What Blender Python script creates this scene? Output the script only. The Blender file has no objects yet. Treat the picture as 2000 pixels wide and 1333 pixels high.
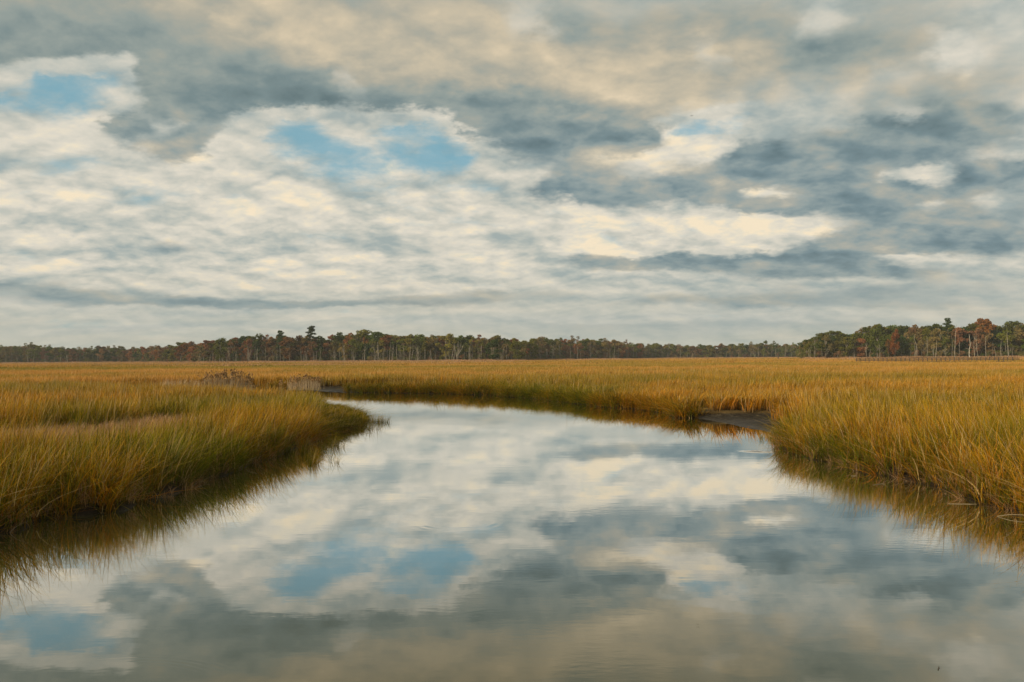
import bpy, bmesh, math, random
import numpy as np
from mathutils import Vector, Matrix, Euler

# ------------------------------------------------------------------ camera
SC = bpy.context.scene
COL = SC.collection
RW = 1555.0                      # focal length in photo pixels (2000 wide)
CAM_H = 2.5
PITCH = math.atan(32.5 / RW)
ROLL = math.radians(-0.40)
cam_d = bpy.data.cameras.new("camera")
cam_d.sensor_width = 36.0
cam_d.lens = 36.0 * RW / 2000.0
cam_d.clip_start = 0.1
cam_d.clip_end = 20000.0
cam = bpy.data.objects.new("camera", cam_d)
COL.objects.link(cam)
CROT = Matrix.Rotation(math.radians(90) + PITCH, 3, 'X') @ Matrix.Rotation(ROLL, 3, 'Z')
cam.matrix_world = Matrix.Translation((0, 0, CAM_H)) @ CROT.to_4x4()
SC.camera = cam

def pdir(px, py):                # world direction seen at a photo pixel
    return CROT @ Vector(((px - 1000.0) / RW, -(py - 666.5) / RW, -1.0))
def at_z(px, py, z=0.0):         # where that ray meets the level z
    d = pdir(px, py); t = (z - CAM_H) / d.z
    return (d.x * t, d.y * t)
def at_y(px, py, y):             # where that ray reaches the distance y
    d = pdir(px, py); t = y / d.y
    return (d.x * t, y, CAM_H + d.z * t)

# ------------------------------------------------------------------ light
SUN_EL, SUN_AZ = math.radians(18), math.radians(238)      # low, behind and left of the viewer (azimuth clockwise from +Y)
SC.view_settings.view_transform = 'Standard'
SC.view_settings.look = 'None'
SC.view_settings.exposure = 0.0
SC.view_settings.gamma = 1.0
SC.cycles.max_bounces = 8
SC.cycles.transparent_max_bounces = 8
SC.cycles.volume_bounces = 0
sun_d = bpy.data.lights.new("sun", 'SUN')
sun_d.energy = 3.7
sun_d.angle = math.radians(10)
sun_d.color = (1.0, 0.84, 0.62)
sun = bpy.data.objects.new("sun", sun_d)
COL.objects.link(sun)
to_sun = Vector((math.sin(SUN_AZ) * math.cos(SUN_EL), math.cos(SUN_AZ) * math.cos(SUN_EL), math.sin(SUN_EL)))
sun.rotation_euler = to_sun.to_track_quat('Z', 'Y').to_euler()

def lin(r, g, b):                # 0-255 screen value -> linear
    f = lambda c: c / 12.92 if c <= 0.04045 else ((c + 0.055) / 1.055) ** 2.4
    return (f(r / 255.0), f(g / 255.0), f(b / 255.0), 1.0)

class NT:                        # small node-tree builder
    def __init__(s, tree): s.t = tree; s.t.nodes.clear()
    def n(s, typ, **kw):
        nd = s.t.nodes.new(typ)
        for k, v in kw.items(): setattr(nd, k, v)
        return nd
    def put(s, sock, v):
        if isinstance(v, bpy.types.NodeSocket): s.t.links.new(v, sock)
        elif v is not None: sock.default_value = v
    def math(s, op, a, b=None, c=None, clamp=False):
        nd = s.n('ShaderNodeMath', operation=op); nd.use_clamp = clamp
        for i, v in enumerate((a, b, c)): s.put(nd.inputs[i], v)
        return nd.outputs[0]
    def vec(s, op, a, b=None, c=None):
        nd = s.n('ShaderNodeVectorMath', operation=op)
        for i, v in enumerate((a, b, c)): s.put(nd.inputs[i], v)
        return nd.outputs['Value'] if op in ('LENGTH', 'DOT_PRODUCT') else nd.outputs[0]
    def scale(s, a, f):
        nd = s.n('ShaderNodeVectorMath', operation='SCALE'); s.put(nd.inputs[0], a); s.put(nd.inputs['Scale'], f); return nd.outputs[0]
    def sep(s, v):
        nd = s.n('ShaderNodeSeparateXYZ'); s.put(nd.inputs[0], v); return nd.outputs
    def comb(s, x, y, z):
        nd = s.n('ShaderNodeCombineXYZ')
        for i, v in enumerate((x, y, z)): s.put(nd.inputs[i], v)
        return nd.outputs[0]
    def noise(s, v, scale, det=4, rough=0.5, dist=0.0, col=False, lac=2.0, dim='3D'):
        nd = s.n('ShaderNodeTexNoise'); nd.noise_dimensions = dim; s.put(nd.inputs['Vector'], v)
        nd.inputs['Scale'].default_value = scale; nd.inputs['Detail'].default_value = det
        nd.inputs['Roughness'].default_value = rough; nd.inputs['Distortion'].default_value = dist
        nd.inputs['Lacunarity'].default_value = lac
        return nd.outputs['Color' if col else 0]
    def billow(s, v, scale, det=5, rough=.5):     # puffs parted by thin creases, about 0..1
        acc = None; amp = 1.0; tot = 0.0
        for i in range(det):
            nd = s.n('ShaderNodeTexNoise'); nd.noise_dimensions = '2D'; s.put(nd.inputs['Vector'], v if i == 0 else s.vec('ADD', v, (1.7 * i, 3.1 * i, 0)))
            nd.inputs['Scale'].default_value = scale * 2.03 ** i; nd.inputs['Detail'].default_value = 0.0
            a = s.math('ABSOLUTE', s.math('SUBTRACT', nd.outputs[0], .5))
            acc = s.math('MULTIPLY_ADD', a, amp * 3.2, acc if acc is not None else 0.0); tot += amp; amp *= rough
        return s.math('MULTIPLY', acc, 1.0 / tot)
    def rng(s, v, a, b, c=0.0, d=1.0, smooth=True):
        nd = s.n('ShaderNodeMapRange'); nd.interpolation_type = 'SMOOTHSTEP' if smooth else 'LINEAR'
        s.put(nd.inputs['Value'], v)
        for k, x in (('From Min', a), ('From Max', b), ('To Min', c), ('To Max', d)): s.put(nd.inputs[k], x)
        return nd.outputs[0]
    def mix(s, f, a, b, blend='MIX'):
        nd = s.n('ShaderNodeMix', data_type='RGBA', blend_type=blend)
        s.put(nd.inputs[0], f); s.put(nd.inputs[6], a); s.put(nd.inputs[7], b)
        return nd.outputs[2]
    def ramp(s, f, stops, interp='LINEAR'):
        nd = s.n('ShaderNodeValToRGB'); r = nd.color_ramp; r.interpolation = interp
        while len(r.elements) > 1: r.elements.remove(r.elements[-1])
        r.elements[0].position, r.elements[0].color = stops[0]
        for p, c in stops[1:]:
            e = r.elements.new(p); e.color = c
        s.put(nd.inputs[0], f); return nd.outputs[0]

# ------------------------------------------------------------------ sky
# Cloud masses by where they stand in the sky. Each: (px, py, rx, ry, tilt, D, G, B, W)
#  D dark cloud cover, G blue opening, B brightness of the pale cloud behind, W warmth of the dark cloud
CLOUDS = [
 # broad upper deck
 (1000, -120, 1900, 330, 0, .55, 0, 0, .0),
 (150, 60, 560, 150, 12, .75, 0, 0, -.25),
 (130, 115, 330, 60, 8, .35, 0, 0, -.3),
 (420, 110, 380, 85, 22, .45, 0, 0, 0),
 (640, 60, 330, 90, 22, .45, 0, 0, .85),
 (520, 10, 230, 60, 15, .2, 0, 0, .5),
 (880, 80, 300, 110, 10, .3, 0, 0, .35),
 (1050, 130, 330, 130, 8, .45, 0, 0, .35),
 (1200, 205, 280, 42, -4, .4, 0, 0, 1.1),
 (1070, 232, 330, 60, 8, 1.1, 0, 0, -1.15),
 (1190, 268, 110, 26, 6, .4, 0, 0, -.6),
 (900, 200, 260, 55, 18, .55, 0, 0, -.45),
 (1350, 120, 420, 130, -8, .55, 0, 0, .45),
 (1620, 105, 300, 60, -6, .45, 0, 0, -.15),
 (1170, 35, 190, 60, 0, .1, 0, 0, -.4),
 (1420, 40, 200, 60, -4, .1, 0, 0, -.3),
 (1850, 60, 330, 80, -12, .35, 0, 0, -.1),
 (1900, 160, 260, 60, -8, .4, 0, 0, .1),
 (1460, 210, 360, 45, -14, .4, 0, 0, .5),
 (640, 30, 360, 80, 14, 0, 0, 0, .3),
 (250, 20, 420, 70, 10, .2, 0, 0, -.1),
 (60, 100, 200, 55, 10, .3, 0, 0, -.3),
 (480, 60, 160, 26, 24, 0, 0, 0, .5),
 (760, 110, 220, 40, 14, 0, 0, 0, .45),
 (620, 150, 260, 30, 20, 0, 0, 0, -.3),
 (880, 25, 130, 30, 0, 0, 0, 0, -.55),
 (1110, 30, 120, 40, 0, 0, 0, 0, -.5),
 (1300, 60, 120, 30, -6, 0, 0, 0, -.45),
 (1480, 30, 200, 40, -8, 0, 0, 0, -.4),
 (1590, 100, 130, 34, -6, 0, 0, 0, -.55),
 (1850, 30, 200, 30, -12, 0, 0, 0, -.35),
 (1000, 100, 160, 34, 0, 0, 0, 0, .3),
 (1250, 120, 160, 30, -8, 0, 0, 0, .25),
 (1900, 180, 160, 22, -8, 0, 0, 0, -.4),
 (1700, 190, 260, 34, -16, .2, 0, 0, .2),
 (1780, 400, 520, 230, -4, .45, 0, 0, -.25),
 (1450, 330, 330, 90, 0, .35, 0, 0, .0),
 (1300, 300, 160, 40, -10, .3, 0, 0, .35),
 (1000, 60, 700, 130, 0, .25, 0, 0, 0),
 # mid left dark arms
 (370, 180, 330, 62, 8, .95, 0, 0, -.35),
 (540, 195, 290, 62, 6, .8, 0, 0, -.35),
 (225, 245, 120, 34, -12, 1.5, 0, 0, -.7),
 (335, 288, 130, 34, -8, 1.4, 0, 0, -.45),
 (420, 245, 170, 45, 4, .7, 0, 0, -.2),
 (700, 215, 160, 60, 12, .8, 0, 0, -.5),
 (1000, 305, 170, 42, 0, .95, 0, 0, -.8),
 (800, 292, 60, 20, 0, .6, 0, 0, -.2),
 (730, 310, 70, 22, -8, .5, 0, 0, .5),
 (110, 192, 80, 22, -4, .6, 0, 0, .3),
 # blue openings
 (160, 172, 150, 36, 4, -.7, 1.7, 0, 0),
 (120, 200, 200, 46, 4, -.3, .4, 0, 0),
 (60, 210, 150, 40, 6, -.3, 1.2, 0, 0),
  (660, 140, 110, 50, 0, .7, 0, 0, 0),
 (720, 163, 60, 12, 8, 0, .6, 0, .2),
 (620, 262, 120, 30, 0, -.3, .75, 0, 0),
 (810, 262, 150, 60, 20, -.5, .95, 0, 0),
 (700, 285, 330, 55, 6, -.2, .5, 0, 0),
 (850, 318, 150, 28, 0, -.3, .7, 0, 0),
 (640, 322, 110, 26, 0, 0, .6, 0, 0),
 (465, 290, 40, 20, 0, -.4, .9, 0, 0),
 (1310, 240, 60, 10, 0, -.3, .3, 0, 0),
 (1450, 240, 40, 18, 0, -.4, .8, 0, 0),
 (20, 400, 110, 40, 0, 0, .65, 0, 0),
 (640, 462, 90, 18, 0, 0, .5, 0, 0),
 (840, 405, 60, 12, 0, 0, .5, 0, 0),
 (1000, 520, 160, 22, 0, 0, .45, 0, 0),
 (430, 480, 130, 14, 0, 0, .35, 0, 0),
 (560, 242, 120, 24, 0, -.4, .6, 0, 0),
 (700, 195, 240, 44, 12, .7, 0, 0, -.45),
 (600, 155, 200, 34, 16, .4, 0, 0, -.25),
 (1010, 228, 300, 54, 10, .9, 0, 0, -.8),
 (1180, 262, 130, 28, 8, .8, 0, 0, -.6),
 # bright open window left and centre
 (250, 350, 620, 75, 0, -.6, 0, .55, 0),
 (110, 250, 110, 40, 0, -.8, 0, .5, 0),
 (300, 245, 70, 14, -14, -.4, 0, .2, 0),
 (90, 300, 160, 50, 0, -.4, 0, .3, 0),
 (760, 380, 480, 75, 0, -.5, 0, .45, 0),
 (420, 450, 360, 28, 4, -.1, 0, .5, 0),
 (150, 440, 170, 40, -10, 0, 0, .45, 0),
 (150, 525, 330, 30, 0, 0, 0, .35, 0),
 (620, 522, 280, 24, 0, -.2, 0, .8, 0),
 (840, 545, 360, 34, 0, -.2, 0, .7, 0),
 (380, 455, 90, 18, 0, 0, 0, .5, 0),
 (520, 460, 90, 18, 0, 0, 0, .5, 0),
 (130, 455, 90, 30, -14, 0, 0, .4, 0),
 (1000, 560, 300, 24, 0, 0, 0, .2, 0),
 # right: lit cloud tower and long white bank
 (1385, 268, 75, 46, 0, -2.2, 0, 1.9, 0),
 (1290, 300, 130, 44, -14, -.7, 0, .7, .4),
 (1290, 290, 160, 55, -20, -.3, 0, .4, 0),
 (1290, 457, 290, 46, 0, -2.4, 0, 2.8, 0),
 (1450, 452, 240, 46, 0, -.9, 0, .9, 0),
 (1108, 430, 50, 34, 0, -1.3, 0, 1.4, 0),
 (1560, 325, 60, 24, 0, -.7, 0, .7, 0),
 (1480, 372, 90, 20, 0, -.9, 0, .5, 0),
 (1800, 338, 100, 24, -4, -1.0, 0, .6, 0),
 (1970, 318, 80, 14, -6, -1.6, 0, 1.0, 0),
 (1775, 220, 60, 18, -6, -1.1, 0, .9, 0),
 (1830, 385, 90, 30, -20, -.7, 0, .4, .4),
 (1940, 390, 60, 30, 0, -.5, 0, .3, .3),
 (1230, 20, 130, 24, -4, -.7, 0, .9, .6),
 (1580, 50, 90, 18, -10, -.5, 0, .8, .5),
 (1900, 75, 150, 26, -25, -.9, 0, .6, .4),
 (1380, 96, 110, 20, -18, -.5, 0, .8, .6),
 (318, 145, 60, 26, -20, -.8, 0, .5, .7),
 (40, 180, 50, 16, 0, -.4, 0, .5, 0),
 (1030, 40, 70, 26, -10, -.5, 0, .7, .6),
 # right dark arms
 (1190, 374, 240, 42, 0, 1.2, 0, 0, -1.0),
 (1260, 310, 200, 34, -8, .3, 0, 0, .7),
 (1130, 345, 180, 40, -14, .4, 0, 0, -.3),
 (1400, 365, 150, 30, 6, .7, 0, 0, -.35),
 (1700, 285, 360, 62, -8, .95, 0, 0, -.75),
 (1500, 320, 200, 40, 4, .7, 0, 0, -.6),
 (1930, 345, 220, 38, -8, .95, 0, 0, -.8),
 (1620, 395, 330, 40, -6, .75, 0, 0, -.5),
 (1850, 420, 300, 45, -6, .5, 0, 0, .1),
 (1880, 235, 300, 60, 0, .4, 0, 0, -.2),
 (1800, 475, 420, 40, -3, .8, 0, 0, -.5),
 (1420, 510, 420, 17, 2, 1.7, 0, -.3, -.9),
 (1500, 525, 330, 16, 2, .7, 0, 0, -.75),
 (1120, 455, 70, 26, 10, .7, 0, 0, -.2),
 (1750, 508, 220, 10, -3, -.6, 0, .5, .3),
 (905, 400, 35, 16, 0, .75, 0, 0, -.4),
 (560, 410, 140, 12, -3, .55, 0, 0, -.2),
 (340, 360, 100, 18, 0, .55, 0, 0, .3),
 (340, 475, 120, 20, 0, .55, 0, 0, .0),
 (120, 490, 150, 16, -6, .5, 0, 0, .2),
 (1010, 465, 40, 10, 0, .45, 0, 0, -.3),
 (1100, 510, 130, 18, 0, .55, 0, 0, -.1),
 (80, 385, 150, 16, 4, .35, 0, 0, .5),
 (330, 395, 180, 14, 0, .35, 0, 0, .4),
 (300, 430, 60, 14, 0, .3, 0, 0, .1),
 (170, 430, 60, 20, 0, .35, 0, 0, .4),
 (330, 490, 110, 16, 4, .6, 0, 0, .0),
 (560, 480, 120, 12, 0, .35, 0, 0, .4),
 (780, 480, 150, 14, 0, .5, 0, 0, .3),
 (930, 505, 90, 12, 0, .45, 0, 0, .2),
 (640, 540, 140, 9, 0, .3, 0, 0, .3),
 (250, 530, 220, 12, 0, .4, 0, 0, .35),
 (480, 552, 90, 5, 0, .7, 0, 0, -.2),
 (960, 570, 60, 4, 0, .6, 0, 0, -.3),
 (1150, 575, 220, 7, 0, .3, 0, 0, .4),
 (1250, 565, 160, 6, -6, -.2, 0, .6, .4),
 (1700, 530, 300, 8, -2, .5, 0, 0, -.4),
 (1800, 545, 260, 6, -2, -.3, 0, .3, .4),
 (640, 605, 130, 5, 0, -.7, 0, .5, .4),
 (1300, 605, 160, 4, 0, -.4, 0, .4, .4),
 (120, 625, 120, 6, 0, -.2, 0, .3, .5),
 (300, 465, 200, 16, 2, -.2, 0, .35, 0),
 (80, 500, 160, 14, 0, -.2, 0, .3, 0),
 (700, 525, 60, 10, 0, -.4, 0, .6, 0),
 (800, 532, 120, 12, 0, -.2, 0, .4, 0),
 (1700, 490, 400, 12, -2, .3, 0, 0, -.4),
 # horizon bands
 (60, 572, 330, 17, 2, 1.0, 0, 0, -.5),
 (350, 596, 420, 12, 1, .8, 0, 0, -.5),
 (700, 590, 430, 13, 0, .9, 0, 0, -.45),
 (950, 573, 230, 8, 0, .5, 0, 0, -.3),
 (1300, 585, 420, 10, 0, .4, 0, 0, .1),
 (1750, 560, 480, 18, -1, .6, 0, 0, -.3),
 (1650, 592, 520, 16, 0, .7, 0, 0, -.4),
 (1300, 615, 420, 9, 0, -.2, 0, .3, .3),
 (100, 615, 400, 14, 0, -.3, 0, .15, .3),
 (1300, 640, 900, 16, 0, .5, 0, 0, -.3),
]

ROWS = [12, 30, 48, 64, 80, 95, 110, 126, 144, 165, 188, 212, 238, 265, 295, 325, 358, 392, 428, 465, 505, 550, 600, 660, 740]
NU, UMAX, ENC = 97, 0.75, 6.0

def cloud_fields(t, uw, vw):
    """Sum the cloud masses into one curve per elevation row (three channels along the azimuth), then blend the rows."""
    us = np.linspace(-UMAX, UMAX, NU)
    rv = np.array(ROWS) / RW
    F = np.zeros((len(ROWS), NU, 4))
    for px, py, rx, ry, rot, D, G, B, W in CLOUDS:
        q = pdir(px, py); u0, v0 = q.x / q.y, q.z / q.y
        c, s_ = math.cos(math.radians(rot)), math.sin(math.radians(rot))
        du = us[None, :] - u0; dv = rv[:, None] - v0
        a = (du * c - dv * s_) / (rx / RW); b = (du * s_ + dv * c) / (ry / RW)
        r = np.clip(np.sqrt(a * a + b * b) / 1.25, 0, 1)
        f = 1 - (3 * r * r - 2 * r ** 3)
        F += f[:, :, None] * np.array((D, B, W, G))[None, None, :]
    g = np.clip(F[:, :, 3], 0, 1.25)
    F[:, :, 0] = np.clip(F[:, :, 0], -.35, 1.3) * (1 - np.clip(g * 1.3, 0, 1)) - np.minimum(g, 1.05)
    F[:, :, 1] = 1.3 * np.tanh(F[:, :, 1] / 1.3)
    F[:, :, 2] = .85 * np.tanh(F[:, :, 2] / .85)
    F = np.clip(F / ENC + .5, 0, 1)
    x = t.rng(uw, -UMAX, UMAX, 0.0, 1.0, smooth=False)
    xv = t.comb(x, x, x)
    acc = None
    for i in range(len(ROWS)):
        cn = t.n('ShaderNodeRGBCurve'); m = cn.mapping; m.use_clip = False
        for ch in range(3):
            cu = m.curves[ch]; pts = cu.points
            pts[0].location = (0, F[i, 0, ch]); pts[-1].location = (1, F[i, -1, ch])
            for k in range(1, NU - 1): pts.new(k / (NU - 1), float(F[i, k, ch]))
        m.update()
        t.put(cn.inputs['Color'], xv if acc is None else t.vec('MULTIPLY_ADD', acc, (1e-9, 1e-9, 1e-9), xv))
        lo = rv[i - 1] if i else -1.0; hi = rv[i + 1] if i < len(ROWS) - 1 else 1e3
        if i == 0: w_ = t.rng(vw, rv[0], hi, 1.0, 0.0, smooth=False)
        elif i == len(ROWS) - 1: w_ = t.rng(vw, lo, rv[i], 0.0, 1.0, smooth=False)
        else:
            w_ = t.math('MINIMUM', t.rng(vw, lo, rv[i], 0.0, 1.0, smooth=False), t.rng(vw, rv[i], hi, 1.0, 0.0, smooth=False))
        acc = t.vec('MULTIPLY_ADD', cn.outputs[0], t.comb(w_, w_, w_), acc if acc is not None else (0, 0, 0))
    return t.vec('MULTIPLY_ADD', acc, (ENC, ENC, ENC), (-ENC / 2, -ENC / 2, -ENC / 2))

def build_world():
    w = bpy.data.worlds.new("World"); SC.world = w; w.use_nodes = True
    t = NT(w.node_tree)
    geo = t.n('ShaderNodeTexCoord').outputs['Generated']       # the direction looked at
    d = t.vec('NORMALIZE', geo)
    x, y, z = t.sep(d)
    yy = t.math('MAXIMUM', t.math('ABSOLUTE', y), 0.12)
    U = t.math('DIVIDE', x, yy); V = t.math('DIVIDE', z, yy)
    uv = t.comb(U, V, 0.0)
    # a level cloud deck seen in perspective
    zc = t.math('ADD', t.math('MAXIMUM', z, 0.0), 0.30)
    P = t.comb(t.math('DIVIDE', x, zc), t.math('MULTIPLY', t.math('DIVIDE', y, zc), 1.15), 0.0)
    # billow warp, weaker towards the horizon
    amp = t.rng(V, 0.0, 0.35, 0.25, 1.0)
    w1 = t.vec('SUBTRACT', t.noise(P, 2.0, 5, .55, col=True, dim='2D'), (0.5, 0.5, 0.5))
    w2 = t.vec('SUBTRACT', t.noise(P, 8.0, 6, .62, col=True, dim='2D'), (0.5, 0.5, 0.5))
    w3 = t.vec('SUBTRACT', t.noise(P, 26.0, 4, .6, col=True, dim='2D'), (0.5, 0.5, 0.5))
    wv = t.vec('MULTIPLY', w3, (.018, .013, 0))
    wv = t.vec('ADD', t.vec('ADD', wv, t.vec('MULTIPLY', w1, (.08, .05, 0))), t.vec('MULTIPLY', w2, (.055, .036, 0)))
    uvw = t.vec('ADD', uv, t.scale(wv, amp))
    uw, vw, _ = t.sep(uvw)
    acc = cloud_fields(t, uw, vw)
    S, B, accw = t.sep(acc)
    # texture of the decks with relief towards the light
    fine = t.noise(P, 6.5, 8, .60, .0, dim='2D')
    Pw = t.vec('ADD', P, t.scale(w1, .10))
    n1 = t.noise(Pw, 3.4, 8, .55, dim='2D')
    n2 = t.noise(t.vec('ADD', Pw, (.035, -.055, 0)), 3.4, 8, .55, dim='2D')
    relief = t.math('SUBTRACT', n1, n2)
    Pb = t.vec('ADD', P, t.scale(w2, .035))
    puff = t.billow(Pb, 2.7, 6, .56)
    puff2 = t.billow(t.vec('ADD', Pb, (.024, -.040, 0)), 2.7, 5, .52)
    plit = t.math('SUBTRACT', puff, puff2)
    streak = t.noise(t.vec('MULTIPLY', P, (.45, 1.0, 1)), 4.2, 7, .6, .3, dim='2D')
    hz = t.rng(V, 0.03, 0.22, 1.0, 0.0)                          # towards the horizon
    calm = t.math('MULTIPLY', t.rng(V, 0.02, 0.13, .55, 1.0), t.rng(V, 0.20, 0.40, .9, .62))
    # dark cover
    dn = t.math('ADD', t.math('MULTIPLY', t.math('SUBTRACT', puff, .42), .6), t.math('ADD', t.math('MULTIPLY', t.math('SUBTRACT', n1, .5), .8), t.math('MULTIPLY', t.math('SUBTRACT', fine, .5), .5)))
    Dm = t.rng(t.math('ADD', S, t.math('MULTIPLY', dn, calm)), t.rng(V, .18, .42, .18, .08), t.rng(V, .18, .42, .74, .88))
    Bn = t.math('ADD', t.math('MULTIPLY', relief, 2.7), t.math('ADD', t.math('MULTIPLY', t.math('SUBTRACT', n1, .5), .9), t.math('MULTIPLY', t.math('SUBTRACT', fine, .5), .6)))
    Bn = t.math('ADD', Bn, t.math('ADD', t.math('MULTIPLY', t.math('SUBTRACT', puff, .42), .8), t.math('MULTIPLY', plit, 1.5)))
    Bf = t.math('ADD', t.math('MULTIPLY', B, .50), t.math('ADD', t.math('MULTIPLY', Bn, calm), .36))
    pale = t.ramp(t.rng(Bf, -.25, 1.25, smooth=False), [
        (0.0, lin(162, 174, 172)), (.28, lin(190, 193, 184)), (.5, lin(209, 206, 193)), (.68, lin(222, 216, 201)), (.85, lin(234, 224, 202)), (1.0, lin(247, 230, 200))])
    # thin stretches of the pale deck let the blue through
    gn = t.math('ADD', t.math('MULTIPLY', t.math('SUBTRACT', streak, .5), 2.2), t.math('MULTIPLY', t.math('SUBTRACT', fine, .5), 2.0))
    Gm = t.rng(t.math('SUBTRACT', gn, S), 0.34, 1.4)
    nish = t.n('ShaderNodeTexSky', sky_type='NISHITA'); nish.sun_disc = False
    nish.sun_elevation = SUN_EL; nish.sun_rotation = SUN_AZ; nish.air_density = 1.0; nish.dust_density = 0.6; nish.ozone_density = 1.5
    blue = t.mix(.65, t.scale(nish.outputs[0], .085), lin(122, 186, 204))
    back = t.mix(t.math('MULTIPLY', Gm, .85), pale, blue)
    # dark deck colour: blue-grey undersides to warm lit grey
    Wf = t.math('ADD', t.math('ADD', t.math('MULTIPLY', accw, .47), .42), t.math('MULTIPLY', calm, t.math('ADD', t.math('ADD', t.math('MULTIPLY', relief, 2.0), t.math('MULTIPLY', plit, .8)), t.math('ADD', t.math('MULTIPLY', t.math('SUBTRACT', n1, .5), .5), t.math('MULTIPLY', t.math('SUBTRACT', fine, .5), .45)))))
    dark = t.ramp(t.rng(Wf, -.40, 1.20, smooth=False), [
        (0.0, lin(94, 116, 123)), (.25, lin(119, 140, 146)), (.42, lin(146, 160, 160)), (.6, lin(172, 173, 163)), (.8, lin(202, 194, 174)), (1.0, lin(230, 216, 190))])
    dark = t.mix(t.rng(V, .22, .36, 0.0, .55), dark, t.mix(1.0, dark, (1.10, .99, .86, 1), 'MULTIPLY'))     # the high near deck is a warmer grey than the distant ones
    col = t.mix(Dm, back, dark)
    # low, distant decks flatten into long streaks
    sU = t.comb(t.math('MULTIPLY', U, 2.2), t.math('MULTIPLY', V, 34.0), 0.0)
    s2 = t.noise(sU, 1.0, 6, .55, .4, dim='2D')
    low = t.ramp(s2, [(.3, lin(140, 158, 160)), (.5, lin(172, 177, 166)), (.68, lin(206, 196, 174))])
    lowm = t.math('MULTIPLY', t.rng(V, 0.02, 0.15, .8, 0.0), 1.0)
    col = t.mix(lowm, col, t.mix(.45, low, col))
    col = t.mix(t.rng(V, -0.01, 0.045, .75, 0.0), col, lin(176, 181, 168))
    # below the horizon
    bg = t.n('ShaderNodeBackground'); t.put(bg.inputs['Color'], col); bg.inputs['Strength'].default_value = 1.0
    out = t.n('ShaderNodeOutputWorld'); t.put(out.inputs['Surface'], bg.outputs[0])
    w.cycles.sampling_method = 'MANUAL'; w.cycles.sample_map_resolution = 512
build_world()
# ------------------------------------------------------------------ helpers
RNG = np.random.default_rng(11)
random.seed(5)

def tag(o, label=None, cat=None, group=None, kind=None):
    for k, v in (('label', label), ('category', cat), ('group', group), ('kind', kind)):
        if v: o[k] = v
    return o
def link(o, parent=None):
    COL.objects.link(o)
    if parent: o.parent = parent
    return o
def mesh_obj(name, verts, faces, mat, parent=None, smooth=False, attrs=None, do_link=True):
    me = bpy.data.meshes.new(name)
    v = np.asarray(verts, dtype=np.float32).reshape(-1, 3)
    if isinstance(faces, np.ndarray):
        n, k = faces.shape
        me.vertices.add(len(v)); me.vertices.foreach_set('co', v.ravel())
        me.loops.add(n * k); me.loops.foreach_set('vertex_index', faces.astype(np.int32).ravel())
        me.polygons.add(n); me.polygons.foreach_set('loop_start', np.arange(0, n * k, k, dtype=np.int32))
        me.update(calc_edges=True)
    else:
        me.from_pydata(v.tolist(), [], faces)
    for nm, arr in (attrs or {}).items():
        a = me.attributes.new(nm, 'FLOAT', 'POINT'); a.data.foreach_set('value', np.asarray(arr, dtype=np.float32))
    if smooth: me.polygons.foreach_set('use_smooth', np.ones(len(me.polygons), dtype=bool))
    me.validate(); me.update()
    if mat: me.materials.append(mat)
    o = bpy.data.objects.new(name, me)
    return link(o, parent) if do_link else o
def mat_new(name):
    m = bpy.data.materials.new(name); m.use_nodes = True; return m, NT(m.node_tree)
def principled(t, color, rough=.8, normal=None, spec=.3):
    p = t.n('ShaderNodeBsdfPrincipled')
    t.put(p.inputs['Base Color'], color); t.put(p.inputs['Roughness'], rough); t.put(p.inputs['Specular IOR Level'], spec)
    if normal is not None: t.put(p.inputs['Normal'], normal)
    return p.outputs[0]
def finish(t, surf):
    o = t.n('ShaderNodeOutputMaterial'); t.put(o.inputs['Surface'], surf)
def bump(t, h, strength=.3, dist=.05):
    b = t.n('ShaderNodeBump'); t.put(b.inputs['Height'], h); b.inputs['Strength'].default_value = strength; b.inputs['Distance'].default_value = dist
    return b.outputs[0]

def vnoise(x, y, s, seed=0):     # smooth value noise in numpy, about -1..1
    r = np.random.default_rng(seed); T = r.uniform(-1, 1, (256, 256))
    x = np.asarray(x) / s + 1000.3; y = np.asarray(y) / s + 1000.7
    xi = np.floor(x).astype(int); yi = np.floor(y).astype(int); fx = x - xi; fy = y - yi
    fx = fx * fx * (3 - 2 * fx); fy = fy * fy * (3 - 2 * fy)
    g = lambda a, b: T[a % 256, b % 256]
    return (g(xi, yi) * (1 - fx) + g(xi + 1, yi) * fx) * (1 - fy) + (g(xi, yi + 1) * (1 - fx) + g(xi + 1, yi + 1) * fx) * fy

# ------------------------------------------------------------------ the creek, traced where its water meets the banks
SHORE_PX = [(0,1040),(30,1035),(60,1017),(100,1011),(150,1006),(200,999),(235,994),(270,976),(300,969),(345,958),(375,941),(400,933),
    (440,928),(470,908),(500,899),(540,893),(570,880),(600,868),(628,858),(655,845),(690,835),(708,828),(700,817),(660,806),(600,797),
    (500,789),(400,783),(300,778),(200,773),(120,769),(120,764),(220,761),(330,760),(430,760),(520,761),(600,762),(640,766),(700,767),(760,768),
    (850,769),(920,771),(975,772),(985,775),(1050,780),(1100,785),(1150,791),(1200,797),(1250,799),(1300,806),(1320,816),(1360,817),
    (1400,825),(1430,832),(1480,838),(1510,846),(1525,858),(1533,874),(1560,888),(1590,898),(1620,903),(1650,906),(1690,920),(1720,928),
    (1760,936),(1800,943),(1840,956),(1880,975),(1920,988),(1960,996),(2000,1020),(2080,1052),(2200,1100)]
shore = [at_z(*p) for p in SHORE_PX]
shore = shore + [(8.6, 4.5), (9.5, 0.0), (10.5, -10), (14, -40), (14, -90), (-16, -90), (-15, -40), (-11, -10), (-9.8, 0), (-8.6, 5.0), (-7.6, 9.0)]
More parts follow.
